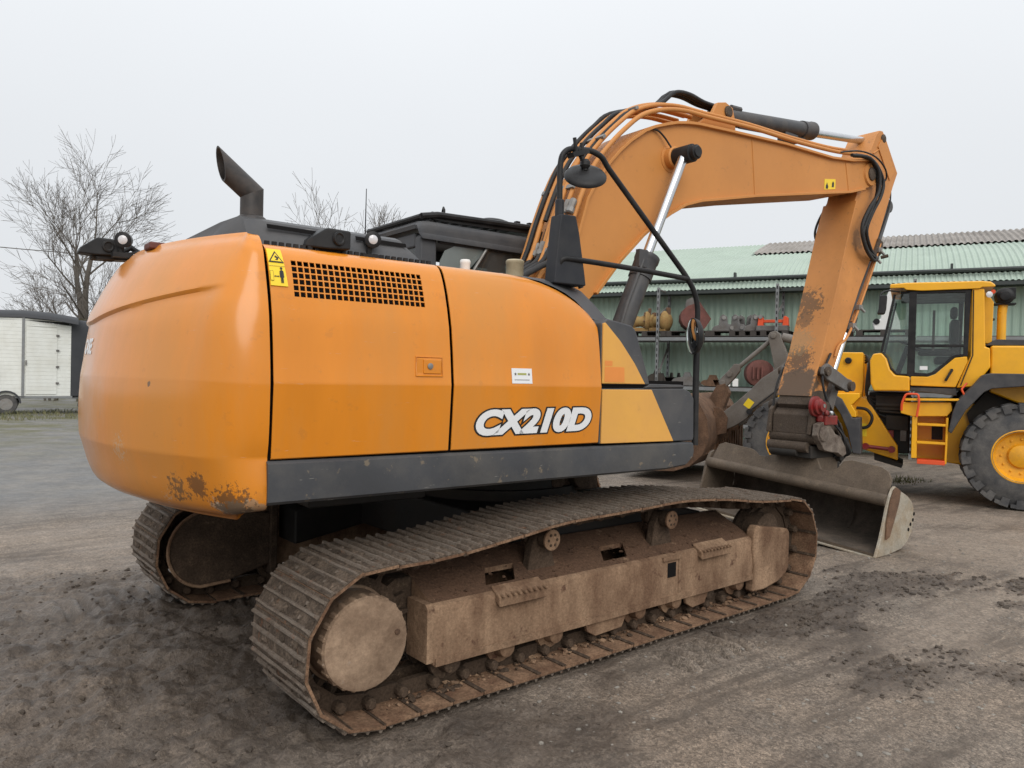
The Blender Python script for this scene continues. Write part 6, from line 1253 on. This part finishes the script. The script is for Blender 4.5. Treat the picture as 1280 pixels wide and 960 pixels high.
# front frame
P_('front_frame', [(1.74, 1.48), (1.62, 1.44), (1.18, .74), (1.17, .52), (1.67, .66), (2.6, .62), (3.0, .85), (2.9, 1.35)], -.55, .58, 'yellow', bv=.02)
P_('front_tower', [(2.02, 2.16), (1.69, 2.16), (1.67, 1.72), (1.69, 1.46), (1.9, 1.2), (2.9, 1.2), (2.95, 1.5), (2.55, 1.98), (2.2, 2.2)], .36, .58, 'yellow', bv=.02)
P_('front_tower', [(2.02, 2.16), (1.69, 2.16), (1.67, 1.72), (1.69, 1.46), (1.9, 1.2), (2.9, 1.2), (2.95, 1.5), (2.55, 1.98), (2.2, 2.2)], -.58, -.36, 'yellow', bv=.02)
q = MB(); q.lathe((1.90, .58, 2.03), (0, 1, 0), [(0, .05), (.04, .05), (.05, .035)], 16); q.build('side_lamp', M['black'], ld)
q = MB(); q.cyl((1.62, .66, .715), (1.26, .66, .69), .03, 10); q.lathe((1.62, .60, .715), (0, 1, 0), [(0, .05), (.1, .05)], 12); q.lathe((1.26, .60, .69), (0, 1, 0), [(0, .05), (.1, .05)], 12); q.build('steering_lock_bar', M['red'], ld, smooth=40)
q = MB(); q.py([(1.5, .62), (1.2, .50), (1.1, .46), (1.12, .40), (1.5, .5)], -.4, .5); q.build('articulation_joint', M['belly'], ld, .01)
q = MB(); q.box(1.61, 1.68, .581, .585, .86, 1.06); q.build('yellow_sticker', M['decaly'], ld)
for s_ in (1, -1):
    P_('front_fender', [(2.04, 1.52), (1.70, 1.53), (1.70, 1.47), (1.81, 1.35), (1.745, 1.25), (1.74, 1.17), (1.82, 1.17), (2.0, 1.46)], *sorted((.55*s_, 1.05*s_)), 'yellow')
    P_('front_mudguard', [(2.10, 1.535), (2.04, 1.50), (1.94, 1.44), (1.79, 1.16), (1.68, 1.165), (1.655, .63), (1.77, .64), (1.85, .98), (1.94, 1.20), (2.02, 1.32), (2.2, 1.46), (2.2, 1.52)], *sorted((.64*s_, 1.16*s_)), 'lgrey')
# cab
P_('cab_floor', [(1.56, 1.66), (1.50, 1.575), (.45, 1.60), (.2, 1.66), (.2, 1.75), (1.5, 1.75)], -.80, .80, 'black')
P_('cab_fairing', [(1.585, 2.03), (1.545, 2.13), (1.43, 2.145), (1.36, 2.06), (1.31, 1.90), (1.24, 1.815), (1.045, 1.80), (1.04, 1.58), (1.52, 1.57), (1.565, 1.68)], -.86, .86, 'yellow', bv=.025)
P_('cab_door', [(1.035, 1.80), (.81, 1.80), (.72, 1.84), (.48, 2.08), (.33, 2.10), (.32, 2.03), (.46, 1.655), (1.035, 1.665)], .80, .862, 'yellow')
P_('door_sill', [(1.04, 1.64), (.45, 1.64), (.44, 1.53), (.88, 1.575), (1.04, 1.585)], -.84, .84, 'lgrey')
q = MB(); q.tube([(.51, .885, 1.905), (.545, .905, 1.84), (.59, .885, 1.745)], .018, 8); q.box(.50, .53, .85, .89, 1.885, 1.92); q.build('door_handle', M['black'], ld)
q = MB(); q.py([(1.0, 1.735), (.76, 1.735), (.76, 1.742), (1.0, 1.742)], .862, .8635); q.build('door_trim', M['yellowrim'], ld)
for s_ in (1, -1):
    ya, yb = sorted((.78*s_, .835*s_))
    def bar(nm, poly, mt='black', inn=0): return P_(nm, poly, ya, yb, mt, bv=.008)
    bar('door_post', [(1.085, 3.06), (.985, 3.06), (.985, 1.80), (1.085, 1.80)])
    bar('door_frame', [(1.0, 3.06), (.30, 3.06), (.30, 3.02), (1.0, 3.02)])
    bar('door_frame', [(.37, 3.03), (.30, 3.03), (.32, 2.10), (.375, 2.11)])
    bar('door_frame', [(.99, 2.275), (.36, 2.275), (.36, 2.235), (.99, 2.235)])
    bar('door_frame', [(.99, 1.86), (.99, 1.805), (.81, 1.805), (.72, 1.845), (.48, 2.085), (.37, 2.10), (.37, 2.14), (.50, 2.12), (.735, 1.88), (.82, 1.85)])
    ym = .805*s_
    MB().py([(.985, 3.02), (.37, 3.02), (.37, 2.13), (.49, 2.115), (.73, 1.86), (.985, 1.84)], ym-.003, ym+.003).build('door_glass', M['glass'], ld)
    yf = .70*s_
    q = MB(); q.ext([(1.075, .79*s_, 3.03), (1.075, .79*s_, 1.82), (1.22, .76*s_, 1.83), (1.30, .74*s_, 1.92), (1.36, .72*s_, 2.09), (1.43, .70*s_, 2.17), (1.27, .70*s_, 3.03)], (0, .006, 0)); q.build('quarter_glass', M['glass'], ld)
    P_('rear_post', [(.295, 3.07), (.14, 3.07), (.11, 2.24), (.05, 2.22), (.04, 1.95), (.14, 1.80), (.24, 1.67), (.45, 1.645), (.33, 2.0), (.285, 2.11)], *sorted((.70*s_, .845*s_)), 'yellow', bv=.02)
    q = MB(); q.tube([(.275, .848*s_, 3.05), (.26, .848*s_, 2.12), (.40, .868*s_, 1.68)], .008, 6); q.build('door_seal', M['black'], ld)
q = MB(); q.ext([(1.275, -.70, 3.03), (1.435, -.70, 2.17), (1.435, .70, 2.17), (1.275, .70, 3.03)], (.006, 0, 0)); q.build('windscreen', M['glass'], ld)
q = MB(); q.tube([(1.28, .705, 3.03), (1.435, .70, 2.17), (1.37, .72, 2.09), (1.30, .74, 1.92), (1.22, .76, 1.83), (1.08, .79, 1.82)], .018, 8); q.build('screen_frame', M['black'], ld)
MB().tube([(1.28, -.705, 3.03), (1.435, -.70, 2.17)], .018, 8).build('screen_frame', M['black'], ld)
P_('rear_window_post', [(.14, 3.05), (.06, 3.0), (.0, 2.90), (.01, 2.30), (.10, 2.30)], .40, .55, 'yellow'); P_('rear_window_post', [(.14, 3.05), (.06, 3.0), (.0, 2.90), (.01, 2.30), (.10, 2.30)], -.55, -.40, 'yellow')
P_('cab_back', [(.12, 2.26), (.09, 1.75), (.16, 1.75), (.18, 2.26)], -.75, .75, 'black')
q = MB(); q.rings([[(x, y, z+dz) for x, z in [(1.345, 3.115), (1.16, 3.115), (1.13, 3.085), (.92, 3.065), (.20, 3.075), (.17, 3.095), (.01, 3.095), (.02, 3.125), (.07, 3.165), (.18, 3.178), (1.12, 3.185), (1.34, 3.172)]] for y, dz in ((-.87, -.01), (-.84, 0), (.84, 0), (.87, -.01))]); q.build('cab_roof', M['yellow'], ld, .012)
q = MB(); q.box(.25, 1.2, -.76, .76, 3.03, 3.068); q.build('headliner', M['black'], ld)
q = MB(); q.box(.42, .72, -.25, .25, 2.0, 2.12); q.box(.40, .52, -.25, .25, 2.1, 2.68); q.box(.42, .52, -.13, .13, 2.70, 2.88); q.box(.45, .95, .28, .36, 2.12, 2.2); q.build('seat', M['black'], ld, .04)
q = MB(); q.cyl((1.25, 0, 1.75), (1.08, 0, 2.28), .04, 8); q.lathe((1.07, 0, 2.29), (-.35, 0, .94), [(0, .17), (.02, .19), (.03, .17), (.02, .15)], 18); q.build('steering_wheel', M['black'], ld)
q = MB(); q.box(.70, .735, -.72, -.69, 2.24, 2.9); [q.box(.70, .74, -.715, -.68, 2.28+.06*k, 2.31+.06*k) for k in range(10)]; q.build('inner_ladder', M['castgrey'], ld)
q = MB(); q.tube(roundpts([(1.22, .78, 3.06), (1.36, 1.02, 3.06), (1.46, 1.10, 3.02), (1.47, 1.10, 2.72)], .06), .013, 8); mm_ = q.build('mirror_arm', M['black'], ld); q = MB(); q.rings([[(x+dx, y+dy, z) for dx, dy in ((0, 0), (.10, .0), (.10, .16), (0, .16))] for x, y, z in ((1.40, 1.02, 2.70), (1.38, 1.01, 2.78), (1.37, 1.0, 2.98))]); q.build('mirror_head', M['black'], mm_, .02)
q = MB(); q.cyl((-.115, .40, 2.34), (-.115, .40, 2.75), .06, 16); q.cyl((-.115, .40, 2.75), (-.13, .40, 2.90), .062, 16); q.build('exhaust_pipe', M['yellow'], ld); q = MB(); q.cyl((-.02, .4, 2.66), (.06, .45, 2.66), .02, 8); q.build('pipe_stay', M['black'], ld)
q = MB(); q.lathe((-.14, .22, 2.99), (0, 1, 0), [(0, .115), (.06, .12), (.28, .12), (.30, .10), (.31, .07), (.33, .07), (.335, .03)], 22); q.box(-.28, .0, .28, .5, 2.865, 2.89); q.box(-.27, -.17, .24, .5, 2.95, 3.11); q.build('precleaner', M['black'], ld, .008)
q = MB(); q.lathe((.085, .80, 2.985), (-.4, 1, 0), [(-.04, .03), (0, .045), (.02, .045), (.03, .02)], 14); q.build('rear_lamp', M['lens'], ld); q = MB(); q.lathe((.03, .72, 3.03), (0, 1, 0), [(0, .03), (.05, .03)], 12); q.build('amber_lamp', M['redorange'], ld)
q = MB(); q.box(.82, .92, .81, .815, 1.90, 1.955); q.build('window_sticker', M['decalw'], ld)
# lift arms, linkage and bucket
for s_ in (1, -1):
    q = MB(); q.py([(2.35, 2.05), (2.45, 2.15), (2.62, 2.14), (2.80, 2.02), (2.99, 1.87), (3.20, 1.72), (3.37, 1.53), (3.58, 1.33), (3.93, 1.04), (4.02, .90), (3.96, .80), (3.85, .80), (3.60, .92), (3.42, 1.05), (3.22, 1.32), (2.87, 1.60), (2.55, 1.70), (2.35, 1.85)], *sorted((.50*s_, .58*s_))); la = q.build('lift_arm', M['liftarm'], ld, .012)
    for x, z in ((2.55, 1.97), (2.80, 1.80), (3.92, .92)):
        q = MB(); q.lathe((x, .575*s_, z), (0, s_, 0), [(0, .07), (.02, .07), (.022, .045), (.04, .045)], 16); q.build('arm_pin', M['armtip'], la)
    if s_ > 0:
        q = MB(); q.box(-.06, .06, 0, .002, -.07, .07, rot=Matrix.Rotation(R(-35), 3, 'Y')); o = q.build('yellow_sticker', M['decaly'], la); o.location = (3.39, .581, 1.30)
        q = MB(); q.tube([(2.9, .60, 1.58), (3.15, .60, 1.36), (3.35, .60, 1.2)], .012, 6); q.lathe((3.37, .60, 1.17), (0, 1, 0), [(0, .05), (.02, .05)], 12); q.build('grease_line', M['rubber'], la)
q = MB(); q.cyl((2.75, -.55, 1.75), (2.75, .55, 1.75), .12, 16); q.cyl((3.5, -.52, 1.2), (3.5, .52, 1.2), .10, 16); q.build('arm_cross_tube', M['liftarm'], ld)
q = MB(); q.py([(3.17, 2.44), (3.14, 2.50), (3.05, 2.525), (2.98, 2.47), (2.80, 1.98), (2.78, 1.75), (2.9, 1.62), (3.03, 1.72), (3.07, 1.97)], .06, .24); q.lathe((3.08, .245, 2.44), (0, 1, 0), [(0, .05), (.02, .05), (.025, .03)], 14); q.build('tilt_lever', M['liftarm'], ld, .015)
q = MB(); q.cyl((3.14, .15, 2.36), (3.70, .15, 1.86), .038, 12); q.py([(3.62, 1.96), (3.72, 1.96), (3.80, 1.86), (3.98, 1.66), (3.95, 1.56), (3.86, 1.55), (3.72, 1.70), (3.62, 1.84)], .09, .21); q.lathe((3.79, .21, 1.78), (0, 1, 0), [(0, .05), (.03, .05)], 12); q.lathe((3.90, .21, 1.63), (0, 1, 0), [(0, .05), (.03, .05)], 12); q.build('tilt_rod', M['liftarm'], ld, .01)
q = MB(); q.cyl((2.45, .15, 2.3), (2.95, .15, 2.42), .075, 14); q.cyl((1.95, .15, 1.9), (2.5, .15, 2.32), .09, 14); q.build('tilt_cylinder', M['liftarm'], ld)
lb_ = [(5.25, .12), (4.45, .16), (4.18, .26), (3.98, .46), (3.88, .72), (3.92, 1.05), (4.05, 1.30), (4.22, 1.42)]
q = MB(); ys2 = (-1.32, 1.20); q.rings([[(x, y, z) for x, z in lb_]+[(x+.03, y, z+.03) for x, z in lb_[::-1]] for y in ys2]); lbk = q.build('loader_bucket', M['rustmud'], ld, smooth=50)
for y in ys2: MB().py(lb_+[(4.5, 1.30), (5.1, .5)], y, y+.03).build('bucket_side', M['rustmud'], lbk, .004)
for y in (-.6, -.42, .42, .60): MB().py([(3.90, .75), (3.74, .80), (3.72, 1.05), (3.82, 1.20), (3.96, 1.22)], y-.02, y+.02).build('bucket_ear', M['rustmud'], lbk)
MB().py([(3.92, 1.05), (3.78, 1.46), (3.86, 1.62), (4.0, 1.58), (4.12, 1.36)], .05, .25).build('bucket_ear', M['rustmud'], lbk, .01)
q = MB(); rl = random.Random(4)
for k in range(16): q.box(3.80+.012*k, 3.92+.012*k, -1.2+.15*k, -1.1+.15*k, .42+rl.random()*.05, .95+rl.random()*.15)
q.build('bucket_rib', M['rustmud'], lbk, .01)['kind'] = 'stuff'
